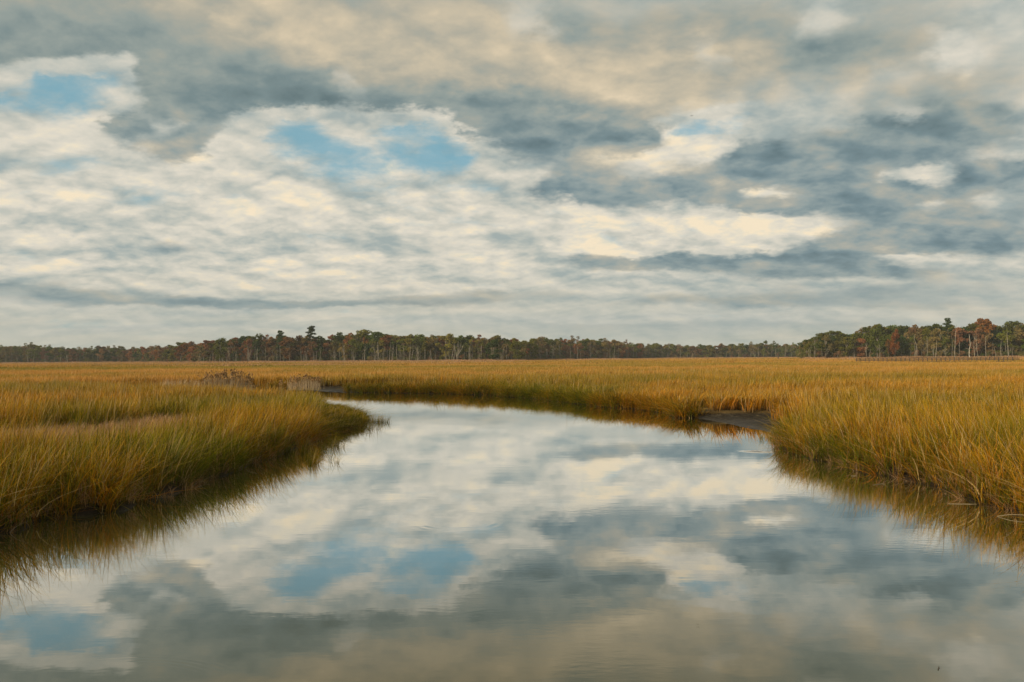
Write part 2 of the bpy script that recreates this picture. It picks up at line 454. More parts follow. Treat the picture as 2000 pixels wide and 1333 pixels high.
def subdiv_poly(P, step=.35):    # finer outline with a little natural waviness
    out = []
    n = len(P)
    for i in range(n):
        a, b = np.array(P[i]), np.array(P[(i + 1) % n])
        L = np.linalg.norm(b - a); k = max(1, int(L / step))
        for j in range(k): out.append(a + (b - a) * j / k)
    out = np.array(out)
    d = np.roll(out, -1, 0) - np.roll(out, 1, 0); nrm = np.stack([d[:, 1], -d[:, 0]], 1); nrm /= np.linalg.norm(nrm, axis=1)[:, None] + 1e-9
    w = .14 * vnoise(out[:, 0], out[:, 1], .7, 3) + .22 * vnoise(out[:, 0], out[:, 1], 1.9, 4)
    far = np.clip((np.hypot(out[:, 0], out[:, 1]) - 40) / 20, 0, 1) * .5
    return out + nrm * (w * (1 - far))[:, None]
POLY = subdiv_poly(shore)
def signed(x, y):                # distance to the shoreline: + on land, - in the water
    x = np.asarray(x, float).ravel(); y = np.asarray(y, float).ravel()
    res = np.full(len(x), 60.0)
    near = (np.abs(x) < 95) & (y > -95) & (y < 95)
    idx = np.nonzero(near)[0]
    A = POLY; B = np.roll(POLY, -1, 0); D = B - A; L2 = (D ** 2).sum(1) + 1e-12
    for c in range(0, len(idx), 3000):
        ii = idx[c:c + 3000]; px = x[ii][:, None]; py = y[ii][:, None]
        t = np.clip(((px - A[:, 0]) * D[:, 0] + (py - A[:, 1]) * D[:, 1]) / L2, 0, 1)
        d = np.sqrt(((px - A[:, 0] - t * D[:, 0]) ** 2 + (py - A[:, 1] - t * D[:, 1]) ** 2).min(1))
        cond = (A[:, 1] > py) != (B[:, 1] > py)
        xi = A[:, 0] + (py - A[:, 1]) * D[:, 0] / np.where(np.abs(D[:, 1]) < 1e-12, 1e-12, D[:, 1])
        ins = (cond & (px < xi)).sum(1) % 2 == 1
        res[ii] = np.where(ins, -d, d)
    return res
# bare mud: flats where the bank stays low (x, y, radius)
mx, my = at_z(1490, 826); MUD = [(mx, my, 1.5, 2.0), (*at_z(1512, 847), .9, 2.0), (*at_z(1455, 833), .6, 1.2)]
for q in ((1430, 826), (1390, 820), (1340, 812)):
    a_, b_ = at_z(*q); MUD.append((a_, b_, 1.0, .8))
for q in range(600, 990, 40):
    a_, b_ = at_z(q, 763); MUD.append((a_, b_, 2.2, 3.0))
for q in range(330, 600, 45):
    a_, b_ = at_z(q, 760); MUD.append((a_, b_, 2.2, .9))
def mudness(x, y):
    m = np.zeros(np.shape(x))
    for a, b, rx, ry in MUD:
        m = np.maximum(m, np.clip(1.4 - np.sqrt(((x - a) / rx) ** 2 + ((y - b) / ry) ** 2), 0, 1))
    return m
PLAT = 0.27
def ground_z(x, y, d, mud=None):
    x = np.asarray(x, float).ravel(); y = np.asarray(y, float).ravel()
    if mud is None: mud = mudness(x, y)
    up = PLAT * (1 - np.exp(-np.clip(d, 0, None) / (.10 + .15 * (1 + vnoise(x, y, 1.1, 8)) + 3.0 * mud)))
    z = np.where(d > 0, up * (1 - .5 * mud), np.maximum(d * .9, -.8) )
    z = z + np.where(d > .3, .03 * vnoise(x, y, .7, 9), 0.0) + np.where(d > 3, .05 * vnoise(x, y, 14, 10), 0.0)
    return z

# ------------------------------------------------------------------ ground: one sheet out to the horizon
ang_f = np.radians(np.arange(-46, 46.01, .22)); ang_b = np.radians(np.concatenate([np.arange(50, 310, 4.0)]))
ang = np.concatenate([ang_f, ang_b])
rad = [2.0]
while rad[-1] < 6000:
    r_ = rad[-1]; rad.append(r_ + (max(.12, r_ * .0075) if r_ < 75 else r_ * .06))
rad = np.array(rad)
RR, AA = np.meshgrid(rad, ang, indexing='ij')
GX = (RR * np.sin(AA)).ravel(); GY = (RR * np.cos(AA)).ravel()
gd = signed(GX, GY); gm = mudness(GX, GY)
GZ = ground_z(GX, GY, gd, gm)
nr, na = RR.shape
i0 = (np.arange(nr - 1)[:, None] * na + np.arange(na)[None, :]); j1 = (np.arange(na) + 1) % na
i1 = (np.arange(nr - 1)[:, None] * na + j1[None, :])
faces = np.stack([i0, i0 + na, i1 + na, i1], -1).reshape(-1, 4)
V3 = np.stack([GX, GY, GZ], 1)
V3 = np.concatenate([V3, [[0, 0, -.8]]]); ctr = len(V3) - 1
m_ground, t = mat_new("marsh_soil")
pos = t.n('ShaderNodeNewGeometry').outputs['Position']
zz = t.sep(pos)[2]
at = t.n('ShaderNodeAttribute', attribute_name='mud').outputs['Fac']
n_a = t.noise(pos, 6.0, 6, .65); n_b = t.noise(pos, .08, 4, .6)
mud_d = t.ramp(n_a, [(.3, (.010, .007, .004, 1)), (.7, (.034, .024, .014, 1))])
mud_c = t.ramp(n_a, [(.3, (.012, .009, .005, 1)), (.5, (.034, .027, .017, 1)), (.75, (.11, .09, .062, 1))])
thatch = t.ramp(t.math('ADD', t.math('MULTIPLY', n_a, .45), t.math('MULTIPLY', n_b, .55)), [(.35, (.07, .050, .016, 1)), (.5, (.15, .095, .030, 1)), (.68, (.24, .16, .06, 1))])
land = t.math('MULTIPLY', t.rng(zz, .14, .25), t.math('SUBTRACT', 1.0, t.rng(at, .1, .5)))
finish(t, principled(t, t.mix(land, t.mix(t.rng(at, .05, .4), mud_d, mud_c), thatch), t.math('SUBTRACT', .9, t.math('MULTIPLY', t.rng(zz, .0, .12, 1.0, 0.0), .45)), bump(t, n_a, .8, .06), .12))
ground = mesh_obj("ground", V3, faces, m_ground, smooth=True, attrs={'mud': np.concatenate([gm, [0]])})
bmx = bmesh.new(); bmx.from_mesh(ground.data); bmx.verts.ensure_lookup_table()
for k in range(na):
    try: bmx.faces.new((bmx.verts[ctr], bmx.verts[k], bmx.verts[(k + 1) % na]))
    except ValueError: pass
bmx.to_mesh(ground.data); bmx.free()
tag(ground, 'dark muddy marsh ground with pale thatch under the grass', kind='structure')

# ------------------------------------------------------------------ water
m_water, t = mat_new("still_water")
pos = t.n('ShaderNodeNewGeometry').outputs['Position']
p_s = t.vec('MULTIPLY', pos, (1.0, 2.6, 1.0))
big = t.noise(pos, .22, 3, .5)                                             # breaths of wind over the still creek
rip = t.noise(p_s, 5.5, 4, .55); rip2 = t.noise(p_s, 1.1, 3, .5)
patch = t.rng(big, .50, .68, .04, 1.0)
h = t.math('ADD', t.math('MULTIPLY', t.math('MULTIPLY', rip, patch), .0008), t.math('MULTIPLY', rip2, .0006))
def ring(cx, cy, ax, ay, wl, r0, w_, a):                                   # a few ring waves left by a fish or a duck
    q = t.vec('MULTIPLY', t.vec('SUBTRACT', pos, (cx, cy, 0)), (1 / ax, 1 / ay, 0))
    L = t.vec('LENGTH', q)
    env = t.math('MULTIPLY', t.rng(L, r0 - w_, r0), t.rng(L, r0, r0 + w_, 1.0, 0.0))
    brk = t.rng(t.noise(pos, .9, 2), .5, .62)
    return t.math('MULTIPLY', t.math('MULTIPLY', t.math('SINE', t.math('MULTIPLY', L, 2 * math.pi / wl)), env), t.math('MULTIPLY', brk, a))
for (px, py), r0, wl, w_, a in (((110, 1420), 1.2, .06, .16, .00016), ((700, 1380), 1.0, .08, .2, .0001), ((1240, 1215), .5, .09, .2, .0001),
                                ((1480, 880), .25, .16, .5, .0016), ((1530, 1120), .2, .12, .4, .0003), ((900, 1020), .3, .16, .6, .0003)):
    cx, cy = at_z(px, py); h = t.math('ADD', h, ring(cx, cy, 1.0, 1.0, wl, r0, w_, a))
bn = t.n('ShaderNodeBump'); t.put(bn.inputs['Height'], h); bn.inputs['Strength'].default_value = 1.0; bn.inputs['Distance'].default_value = 1.0
inc = t.n('ShaderNodeNewGeometry').outputs['Incoming']
cosv = t.math('ABSOLUTE', t.vec('DOT_PRODUCT', inc, bn.outputs[0]))
refl = t.ramp(cosv, [(0.0, (1, 1, 1, 1)), (.06, (.95,) * 3 + (1,)), (.12, (.88,) * 3 + (1,)), (.21, (.72,) * 3 + (1,)), (.29, (.46,) * 3 + (1,)), (.38, (.22,) * 3 + (1,)), (.55, (.14,) * 3 + (1,)), (1.0, (.03,) * 3 + (1,))])
gl = t.n('ShaderNodeBsdfGlossy'); gl.inputs['Roughness'].default_value = .0; gl.inputs['Color'].default_value = (.96, .97, .97, 1); t.put(gl.inputs['Normal'], bn.outputs[0])
df = t.n('ShaderNodeBsdfDiffuse'); t.put(df.inputs['Color'], t.ramp(t.noise(pos, .35, 4, .6), [(.3, (.070, .062, .018, 1)), (.7, (.098, .086, .030, 1))]))
mx_ = t.n('ShaderNodeMixShader'); t.put(mx_.inputs[0], refl); t.put(mx_.inputs[1], df.outputs[0]); t.put(mx_.inputs[2], gl.outputs[0])
finish(t, mx_.outputs[0])
WS = 100.0
water = mesh_obj("water", [(-WS, -WS, 0), (WS, -WS, 0), (WS, WS, 0), (-WS, WS, 0)], [(0, 1, 2, 3)], m_water)
tag(water, 'calm creek water mirroring the clouds', kind='structure')
# ------------------------------------------------------------------ scattering: copies of small prototypes on a cloud of points
def scatter(name, pts, rot, scl, idx, tint, protos, label, cat=None, kind='stuff'):
    me = bpy.data.meshes.new(name); n = len(pts)
    me.vertices.add(n); me.vertices.foreach_set('co', np.asarray(pts, np.float32).ravel())
    for nm, typ, arr in (('rot', 'FLOAT_VECTOR', rot), ('scl', 'FLOAT_VECTOR', scl), ('tint', 'FLOAT', tint), ('idx', 'INT', idx)):
        a = me.attributes.new(nm, typ, 'POINT')
        a.data.foreach_set('vector' if typ == 'FLOAT_VECTOR' else 'value', np.asarray(arr, np.int32 if typ == 'INT' else np.float32).ravel())
    o = bpy.data.objects.new(name, me); link(o)
    pc = bpy.data.collections.new(name + "_kinds")                 # holds the prototypes; never linked to the scene
    for i, p in enumerate(protos):
        p.name = "%s_kind_%02d" % (name, i); pc.objects.link(p)
    ng = bpy.data.node_groups.new(name + "_scatter", 'GeometryNodeTree')
    ng.interface.new_socket('Geometry', in_out='INPUT', socket_type='NodeSocketGeometry')
    ng.interface.new_socket('Geometry', in_out='OUTPUT', socket_type='NodeSocketGeometry')
    N = ng.nodes.new; L = ng.links.new
    gi, go = N('NodeGroupInput'), N('NodeGroupOutput')
    ci = N('GeometryNodeCollectionInfo'); ci.inputs['Collection'].default_value = pc
    ci.inputs['Separate Children'].default_value = True; ci.inputs['Reset Children'].default_value = True
    iop = N('GeometryNodeInstanceOnPoints'); iop.inputs['Pick Instance'].default_value = True
    def attr(nm, typ):
        a = N('GeometryNodeInputNamedAttribute'); a.data_type = typ; a.inputs['Name'].default_value = nm; return a.outputs['Attribute']
    e2r = N('FunctionNodeEulerToRotation')
    L(gi.outputs[0], iop.inputs['Points']); L(ci.outputs[0], iop.inputs['Instance'])
    L(attr('rot', 'FLOAT_VECTOR'), e2r.inputs[0]); L(e2r.outputs[0], iop.inputs['Rotation'])
    L(attr('scl', 'FLOAT_VECTOR'), iop.inputs['Scale']); L(attr('idx', 'INT'), iop.inputs['Instance Index'])
    L(iop.outputs[0], go.inputs[0])
    md = o.modifiers.new('scatter', 'NODES'); md.node_group = ng
    return tag(o, label, cat, kind=kind)

# ------------------------------------------------------------------ grass
def grass_mat(name, base, mid, tip, alt_mid, alt_tip, dry, var=1.0):
    m, t = mat_new(name)
    h = t.n('ShaderNodeAttribute', attribute_name='h').outputs['Fac']
    r = t.n('ShaderNodeAttribute', attribute_name='r').outputs['Fac']
    ti = t.n('ShaderNodeAttribute', attribute_name='tint'); ti.attribute_type = 'INSTANCER'; ti = ti.outputs['Fac']
    rnd = t.n('ShaderNodeObjectInfo').outputs['Random']
    k = t.math('ADD', ti, t.math('ADD', t.math('MULTIPLY', t.math('SUBTRACT', r, .5), 1.0 * var), t.math('MULTIPLY', t.math('SUBTRACT', rnd, .5), .6 * var)), clamp=True)   # 0 green .. 1 straw gold
    ca = t.ramp(h, [(0.0, base), (.3, mid), (.6, mid), (1.0, tip)])  # blade's own tones, with shade low in the stand painted into the base
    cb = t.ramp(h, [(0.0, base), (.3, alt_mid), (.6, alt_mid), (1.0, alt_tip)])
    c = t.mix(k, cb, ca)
    v = t.rng(t.math('FRACT', t.math('MULTIPLY', r, 7.31)), 0, 1, .5 - .5 * var, .5 + .5 * var, smooth=False)
    rv = t.rng(rnd, 0, 1, .5 - .5 * var, .5 + .5 * var, smooth=False)
    c = t.mix(1.0, c, t.ramp(v, [(0.0, (.55, .5, .42, 1)), (.5, (.95, .95, .95, 1)), (1.0, (1.35, 1.35, 1.3, 1))]), 'MULTIPLY')
    c = t.mix(1.0, c, t.ramp(rv, [(0.0, (.62, .60, .55, 1)), (.5, (1, 1, 1, 1)), (1.0, (1.25, 1.22, 1.15, 1))]), 'MULTIPLY')
    c = t.mix(t.rng(r, .88, .94), c, dry)                           # a few dead stems
    di = t.n('ShaderNodeBsdfDiffuse'); t.put(di.inputs['Color'], c)
    tr = t.n('ShaderNodeBsdfTranslucent'); t.put(tr.inputs['Color'], c)
    gl = t.n('ShaderNodeBsdfGlossy'); gl.inputs['Roughness'].default_value = .45; gl.inputs['Color'].default_value = (.8, .8, .75, 1)
    a = t.n('ShaderNodeMixShader'); a.inputs[0].default_value = .28; t.put(a.inputs[1], di.outputs[0]); t.put(a.inputs[2], tr.outputs[0])
    b = t.n('ShaderNodeMixShader'); b.inputs[0].default_value = .015; t.put(b.inputs[1], a.outputs[0]); t.put(b.inputs[2], gl.outputs[0])
    finish(t, b.outputs[0]); return m
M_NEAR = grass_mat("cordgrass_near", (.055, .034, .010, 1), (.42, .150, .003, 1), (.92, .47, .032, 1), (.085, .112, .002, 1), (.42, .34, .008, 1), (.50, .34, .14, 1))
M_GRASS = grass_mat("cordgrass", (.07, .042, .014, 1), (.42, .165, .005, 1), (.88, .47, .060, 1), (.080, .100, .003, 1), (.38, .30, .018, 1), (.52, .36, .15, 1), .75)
M_FAR = grass_mat("cordgrass_far", (.07, .042, .014, 1), (.36, .15, .012, 1), (.76, .40, .085, 1), (.100, .110, .006, 1), (.40, .30, .030, 1), (.50, .34, .14, 1), .30)
M_HAY = grass_mat("salt_hay", (.16, .11, .06, 1), (.40, .21, .10, 1), (.60, .35, .20, 1), (.32, .18, .07, 1), (.52, .31, .15, 1), (.45, .34, .22, 1))
M_REED = grass_mat("dead_reed", (.34, .25, .15, 1), (.50, .36, .23, 1), (.62, .45, .27, 1), (.44, .33, .21, 1), (.56, .43, .27, 1), (.62, .50, .34, 1))

def blades(n, rad_, hgt, wid, segs, bend, rng, lean=(0, 0), plume=0, hvar=.3):
    """n bent ribbons rooted in a disc; returns verts, faces, h, r"""
    a = rng.uniform(0, 2 * np.pi, n); rr = rad_ * rng.uniform(0, 1, n)
    x0 = rr * np.cos(a); y0 = rr * np.sin(a)
    H = hgt * (1 - hvar * rng.uniform(0, 1, n) ** 1.3 + hvar * .25 * rng.normal(0, 1, n).clip(-1, 1.5))
    th = rng.uniform(0, 2 * np.pi, n)
    B = bend * H * rng.gamma(2.0, .5, n)
    dx = np.cos(th) * B + lean[0] * H; dy = np.sin(th) * B + lean[1] * H
    w = wid * rng.uniform(.6, 1.3, n); fa = rng.uniform(0, np.pi, n)
    wx = np.cos(fa) * w / 2; wy = np.sin(fa) * w / 2
    curl = rng.uniform(0, 1, n) ** 4 * .55
    s = np.linspace(0, 1, segs + 1)
    V = np.zeros((n, segs + 1, 2, 3)); Hh = np.zeros((n, segs + 1, 2))
    for i, q in enumerate(s):
        cx = x0 + dx * q ** 1.8; cy = y0 + dy * q ** 1.8
        drop = curl * np.clip(q - .55, 0, 1) ** 2 * 3.0
        cz = H * (q - .18 * (np.hypot(dx, dy) / H).clip(0, 1.3) * q ** 2 - drop) 
        tw = max(.12, (1 - q ** 2.2)) * (1.0 if not plume or q < .8 else plume)
        V[:, i, 0] = np.stack([cx - wx * tw, cy - wy * tw, cz], 1); V[:, i, 1] = np.stack([cx + wx * tw, cy + wy * tw, cz], 1)
        Hh[:, i] = q
    base = (np.arange(n) * (segs + 1) * 2)[:, None] + (np.arange(segs) * 2)[None, :]
    F = np.stack([base, base + 1, base + 3, base + 2], -1).reshape(-1, 4)
    R = np.repeat(rng.uniform(0, 1, n), (segs + 1) * 2)
    return V.reshape(-1, 3), F, Hh.ravel(), R
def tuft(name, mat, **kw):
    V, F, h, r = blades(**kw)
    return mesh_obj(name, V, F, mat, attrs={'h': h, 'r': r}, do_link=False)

rg = np.random.default_rng(3)
P_near = [tuft('g', M_NEAR, n=21, rad_=.17, hgt=h_, wid=.0115, segs=6, bend=b, rng=rg, lean=(.2, -.03), hvar=.55) for b, h_ in ((.16, .98), (.22, .95), (.3, 1.0), (.42, 1.05), (.22, .9), (.34, 1.1))]
P_edge = [tuft('g', M_NEAR, n=18, rad_=.14, hgt=.70, wid=.012, segs=6, bend=b, rng=rg, lean=(0.0, -.34), hvar=.6) for b in (.4, .55, .7, .5)]
P_mid = [tuft('g', M_GRASS, n=26, rad_=.30, hgt=.90, wid=.026, segs=3, bend=b, rng=rg, lean=(.12, 0), hvar=.4) for b in (.16, .2, .26, .32)]
P_far = [tuft('g', M_FAR, n=60, rad_=1.1, hgt=.86, wid=.055, segs=2, bend=b, rng=rg, lean=(.06, 0), hvar=.35) for b in (.16, .2, .25)]
P_vfar = [tuft('g', M_FAR, n=80, rad_=3.2, hgt=.86, wid=.15, segs=2, bend=.2, rng=rg, hvar=.3) for b in (1, 2)]
P_stalk = [tuft('g', M_NEAR, n=4, rad_=.12, hgt=1.28, wid=.012, segs=7, bend=b, rng=rg, lean=(.15, -.05), hvar=.35) for b in (.2, .35, .5)]
P_fringe = [tuft('g', M_HAY, n=20, rad_=.10, hgt=.40, wid=.010, segs=5, bend=.7, rng=rg, lean=(0, -.7), hvar=.6) for b in (1, 2)]
P_hay = [tuft('g', M_HAY, n=40, rad_=.3, hgt=.42, wid=.014, segs=3, bend=.6, rng=rg, hvar=.5) for b in (1, 2)]
protos = P_near + P_edge + P_mid + P_far + P_vfar + P_hay + P_fringe + P_stalk
OFF = np.cumsum([0, len(P_near), len(P_edge), len(P_mid), len(P_far), len(P_vfar), len(P_hay), len(P_fringe)])

def field(rmin, rmax, dens, half=41.0):
    area = math.radians(half) * (rmax ** 2 - rmin ** 2); n = int(area * dens)
    r = np.sqrt(RNG.uniform(rmin ** 2, rmax ** 2, n)); a = np.radians(RNG.uniform(-half, half, n))
    return r * np.sin(a), r * np.cos(a)

HAYP = [at_z(110, 852, .5), at_z(240, 838, .5), at_z(0, 870, .5), at_z(330, 828, .5)]
def hayness(x, y):
    m = np.zeros(len(x))
    for (a, b), rx in zip(HAYP, (4.0, 3.0, 3.0, 2.0)):
        m = np.maximum(m, 1.5 - np.sqrt(((x - a) / rx) ** 2 + ((y - b) / 2.0) ** 2))
    return np.clip(m + .35 * vnoise(x, y, .8, 31), 0, 1)
def tint_at(x, y):
    r = np.hypot(x, y)
    t_ = .50 + .42 * vnoise(x, y, 5.5, 21) + .45 * vnoise(x, y * 1.6, 17, 22) + .34 * vnoise(x, y, 1.6, 23)
    t_ -= .95 * np.clip((19 - r) / 5, 0, 1) * (x < 0) * (.8 + .6 * vnoise(x, y, 2.2, 29))
    t_ -= .38 * (x > 0) * np.clip((30 - r) / 8, 0, 1) * (1 + 1.5 * vnoise(x, y, 1.8, 30))
    f_ = np.clip((r - 45) / 50, 0, 1)
    t_ = t_ * (1 - .45 * f_) + f_ * (.22 + .55 * vnoise(x / 2.2, y * 1.4, 22, 24) + .40 * vnoise(x / 3.0, y * 1.2, 60, 25))
    return t_ + np.clip((r - 60) / 250, 0, .22)
DARKP = []
for px, py, rx in ((1515, 716, 26), (1600, 717, 24), (740, 719, 26), (640, 722, 40), (1385, 711, 24), (1230, 722, 22), (1340, 722, 26), (950, 722, 36), (60, 722, 46), (200, 728, 34), (560, 715, 20), (1080, 705, 20), (1430, 719, 20), (1850, 735, 30)):
    a_, b_ = at_z(px, py, 1.05); DARKP.append((a_, b_, rx / RW * b_, max(2.0, b_ * .045)))
def low_tip(x, y):               # the near marsh runs out into a spit of short sparse grass
    u = 1000 + RW * x / y; on = (y > 23) & (y < 42) & (x < -3)
    return np.where(on, 1 - .60 * np.clip((u - 606) / 30, 0, 1), 1.0)
def darkness(x, y):
    m = np.zeros(len(x))
    for a, b, rx, ry in DARKP: m = np.maximum(m, 1.3 - np.sqrt(((x - a) / rx) ** 2 + ((y - b) / ry) ** 2))
    return np.clip(m, 0, 1)

PT, RT, SCL, IX, TI = [], [], [], [], []
def add(x, y, base, nk, sw, sh, hv=.16, cut=.1, zoff=-.03, rotmode='free', tb=0.0, keep=None):
    d = signed(x, y); mud = mudness(x, y)
    ok = (d > cut) & (mud < .12 + .3 * RNG.random(len(x)))
    if keep is not None: ok &= keep(x, y, d)
    x, y, d = x[ok], y[ok], d[ok]; n = len(x)
    if not n: return
    z = ground_z(x, y, d, np.zeros(n)) + zoff
    hh = sh * (1 + hv * 1.4 * vnoise(x, y, 1.7, 41) + .14 * vnoise(x, y * 1.5, 9, 42)) * RNG.uniform(.88, 1.1, n)
    hh *= 1 - .16 * np.clip(1.4 - d, 0, 1)
    hh *= low_tip(x, y)
    ww = sw * RNG.uniform(.85, 1.2, n)
    hay = hayness(x, y); dk = darkness(x, y)
    kind = RNG.integers(0, nk, n) + base
    hsel = (hay * 1.25 - .2 > RNG.random(n)) & (np.hypot(x, y) < 60); kind[hsel] = OFF[5] + RNG.integers(0, 2, hsel.sum())
    hh = np.where(~hsel, hh * (1 - .4 * hay), hh)
    rz = RNG.normal(0, .45, n) + np.where((x > 5) & (y < 32), 2.4 + RNG.normal(0, .7, n), 0.0)     # the left bank leans with the wind, the right bank every way
    PT.append(np.stack([x, y, z], 1)); RT.append(np.stack([RNG.normal(0, .05, n), RNG.normal(0, .05, n), rz], 1))
    SCL.append(np.stack([ww, ww, hh], 1)); IX.append(kind); TI.append(tint_at(x, y) - .75 * dk + tb)

x, y = field(7.5, 30, 17); add(x, y, OFF[0], 6, 1.0, 1.0)
# stray taller stalks
x, y = field(7.5, 45, 2.2); add(x, y, OFF[7], 3, 1.0, 1.0, tb=.15)
x, y = field(7.5, 36, 9.0); add(x, y, OFF[7], 3, 1.0, 1.0, tb=.1, keep=lambda x, y, d: d < 1.2)
x, y = field(28, 72, 7.0); add(x, y, OFF[2], 4, 1.0, 1.0)
x, y = field(68, 190, 1.3); add(x, y, OFF[3], 3, 1.0, 1.02, hv=.1)
x, y = field(180, 640, .12); add(x, y, OFF[4], 2, 1.0, 1.05, hv=.12)
# grass leaning out over the water along every bank
A = POLY; Bn = np.roll(POLY, -1, 0)
mask = (A[:, 1] > 3)
A, Bn = A[mask], Bn[mask]; dv = Bn - A; L = np.linalg.norm(dv, axis=1); okk = L < 2; A, dv, L = A[okk], dv[okk], L[okk]
for rep in range(17):
    u = RNG.random(len(A)); p = A + dv * u[:, None]
    nx, ny = dv[:, 1] / L, -dv[:, 0] / L
    sgn = signed(p[:, 0] + nx * .15, p[:, 1] + ny * .15)
    s_ = np.where(sgn > 0, 1, -1); nx, ny = nx * s_, ny * s_                 # points to land
    off = RNG.uniform(-.06, .42, len(A)); x, y = p[:, 0] + nx * off, p[:, 1] + ny * off
    d = signed(x, y); ok = (d > -.08) & (mudness(x, y) < .2 + .2 * RNG.random(len(x))) & (RNG.random(len(x)) < .8)
    x, y, nx, ny, d = x[ok], y[ok], nx[ok], ny[ok], d[ok]; n = len(x)
    far = np.hypot(x, y) > 33
    z = ground_z(x, y, d, np.zeros(n)) - .04
    rz = np.arctan2(-ny, -nx) + np.pi / 2 + RNG.normal(0, .6, n)
    ww = np.where(far, 1.6, 1.0) * RNG.uniform(.8, 1.2, n); hh = RNG.uniform(.55, 1.2, n) * low_tip(x, y)
    PT.append(np.stack([x, y, z], 1)); RT.append(np.stack([RNG.normal(0, .15, n), RNG.normal(0, .15, n), rz], 1))
    SCL.append(np.stack([ww, ww, hh], 1)); IX.append(np.where((rep % 4 == 0) & ~far, OFF[6] + RNG.integers(0, 2, n), RNG.integers(0, 4, n) + OFF[1])); TI.append(tint_at(x, y) - .10 + RNG.normal(0, .15, n))
# thin sprigs standing in the shallows off the tip of the near marsh
for px, py, n in ((722, 826, 10), (736, 826, 7), (745, 824, 5), (650, 872, 12), (615, 905, 12), (600, 885, 12), (1500, 856, 8), (700, 838, 12)):
    cx, cy = at_z(px, py); x = cx + RNG.normal(0, .28, n); y = cy + RNG.normal(0, .22, n)
    PT.append(np.stack([x, y, np.full(n, -.12)], 1)); RT.append(np.stack([RNG.normal(0, .1, n), RNG.normal(0, .1, n), RNG.normal(0, .5, n)], 1))
    SCL.append(np.stack([np.full(n, .6), np.full(n, .6), RNG.uniform(.35, .6, n)], 1)); IX.append(RNG.integers(0, 6, n)); TI.append(np.full(n, .2))
PT, RT, SCL, IX, TI = map(np.concatenate, (PT, RT, SCL, IX, TI))
print("grass tufts", len(PT))
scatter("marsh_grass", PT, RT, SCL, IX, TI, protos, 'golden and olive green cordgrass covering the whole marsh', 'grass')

# the pinkish tan reed bed along the foot of the woods
def reedbed():
    pr = [tuft('g', M_HAY, n=40, rad_=2.2, hgt=1.6, wid=.20, segs=2, bend=.10, rng=rg, hvar=.3) for _ in range(3)]
    X, Y, S = [], [], []
    n = 12000
    px = RNG.uniform(-260, 2260, n); dep = RNG.random(n)
    for q, dd in zip(px, dep):
        D = wood_dist(q); back = D - 6
        wide = .56 if q < 700 else (.45 if q < 1050 else .38)
        yy = back * (1 - wide * dd ** 1.6)
        u = (q - 1000) / RW; X.append(u * yy); Y.append(yy); S.append(.58 + .5 * (1 - dd) ** 3 + .16 * vnoise(u * 400, yy, 9, 71))
    X, Y, S = map(np.array, (X, Y, S))
    scatter("reed_bed", np.stack([X, Y, np.full(n, PLAT - .05)], 1), np.stack([np.zeros(n), np.zeros(n), RNG.uniform(0, 6.3, n)], 1),
            np.stack([np.ones(n), np.ones(n), S], 1), RNG.integers(0, 3, n), RNG.uniform(.3, 1.0, n), pr, 'pinkish tan reed bed along the foot of the woods', 'reeds')

# three clumps of tall dead reeds beyond the near marsh
def reed_clump(px0, px1, pyb, topz, n, label, plume=True, grp=None, dens=1.0):
    xm, ym, _ = (*at_z((px0 + px1) / 2, pyb, .2), 0); root = bpy.data.objects.new("reed_clump", None); root.location = (xm, ym, .2); link(root)
    tag(root, label, 'reeds', grp)
    W = (px1 - px0) / RW * ym
    Vs, Fs, Hs, Rs = [], [], [], []; off = 0
    V2, F2, H2, R2 = [], [], [], []; off2 = 0
    for i in range(n):
        x = (RNG.uniform(-.5, .5) + RNG.normal(0, .07)) * W * .92; y = RNG.normal(0, .9); edge = max(.4, 1 - .35 * abs(x / W * 2) ** 3)
        h = (topz - .2) * edge * RNG.uniform(.72, 1.05)
        V, F, H, R = blades(3, .10, h, .013, 4, .16, RNG, lean=(.05 * RNG.random(), 0), hvar=.12)
        V[:, 0] += x; V[:, 1] += y; Vs.append(V); Fs.append(F + off); off += len(V); Hs.append(H); Rs.append(R)
        if plume and RNG.random() < .4:
            top = V.reshape(3, 5, 2, 3)[0, -1].mean(0)
            for k in range(7):
                c = top + np.array([RNG.normal(0, .035), RNG.normal(0, .035), RNG.uniform(-.12, .12)]); s = RNG.uniform(.03, .06)
                a = RNG.uniform(0, np.pi); q = np.array([[-math.cos(a) * s, -math.sin(a) * s, -s], [math.cos(a) * s, math.sin(a) * s, -s * .6], [math.cos(a) * s * .7, math.sin(a) * s * .7, s * 1.2], [-math.cos(a) * s * .7, -math.sin(a) * s * .7, s]])
                V2.append(c + q); F2.append(np.array([[0, 1, 2, 3]]) + off2); off2 += 4
    Vr, Fr, Hr, Rr = map(np.concatenate, (Vs, Fs, Hs, Rs))
    if V2 and n < 200:           # few plumes: one mesh with its stalks
        Vp, Fp = np.concatenate(V2), np.concatenate(F2)
        o = mesh_obj("reeds", np.concatenate([Vr, Vp]), np.concatenate([Fr, Fp + len(Vr)]), M_REED, root, attrs={'h': np.concatenate([Hr, np.ones(len(Vp))]), 'r': np.concatenate([Rr, np.full(len(Vp), .5)])})
        o.data.materials.append(M_PLUME); mi = np.zeros(len(o.data.polygons), np.int32); mi[len(Fr):] = 1
        o.data.polygons.foreach_set('material_index', mi); return
    mesh_obj("reeds", Vr, Fr, M_REED, root, attrs={'h': Hr, 'r': Rr})
    if V2: mesh_obj("plumes", np.concatenate(V2), np.concatenate(F2), M_PLUME, root)
m_, t = mat_new("reed_plume"); M_PLUME = m_
finish(t, principled(t, t.ramp(t.noise(t.n('ShaderNodeNewGeometry').outputs['Position'], 7, 3), [(.3, (.16, .085, .03, 1)), (.7, (.36, .21, .08, 1))]), .9))
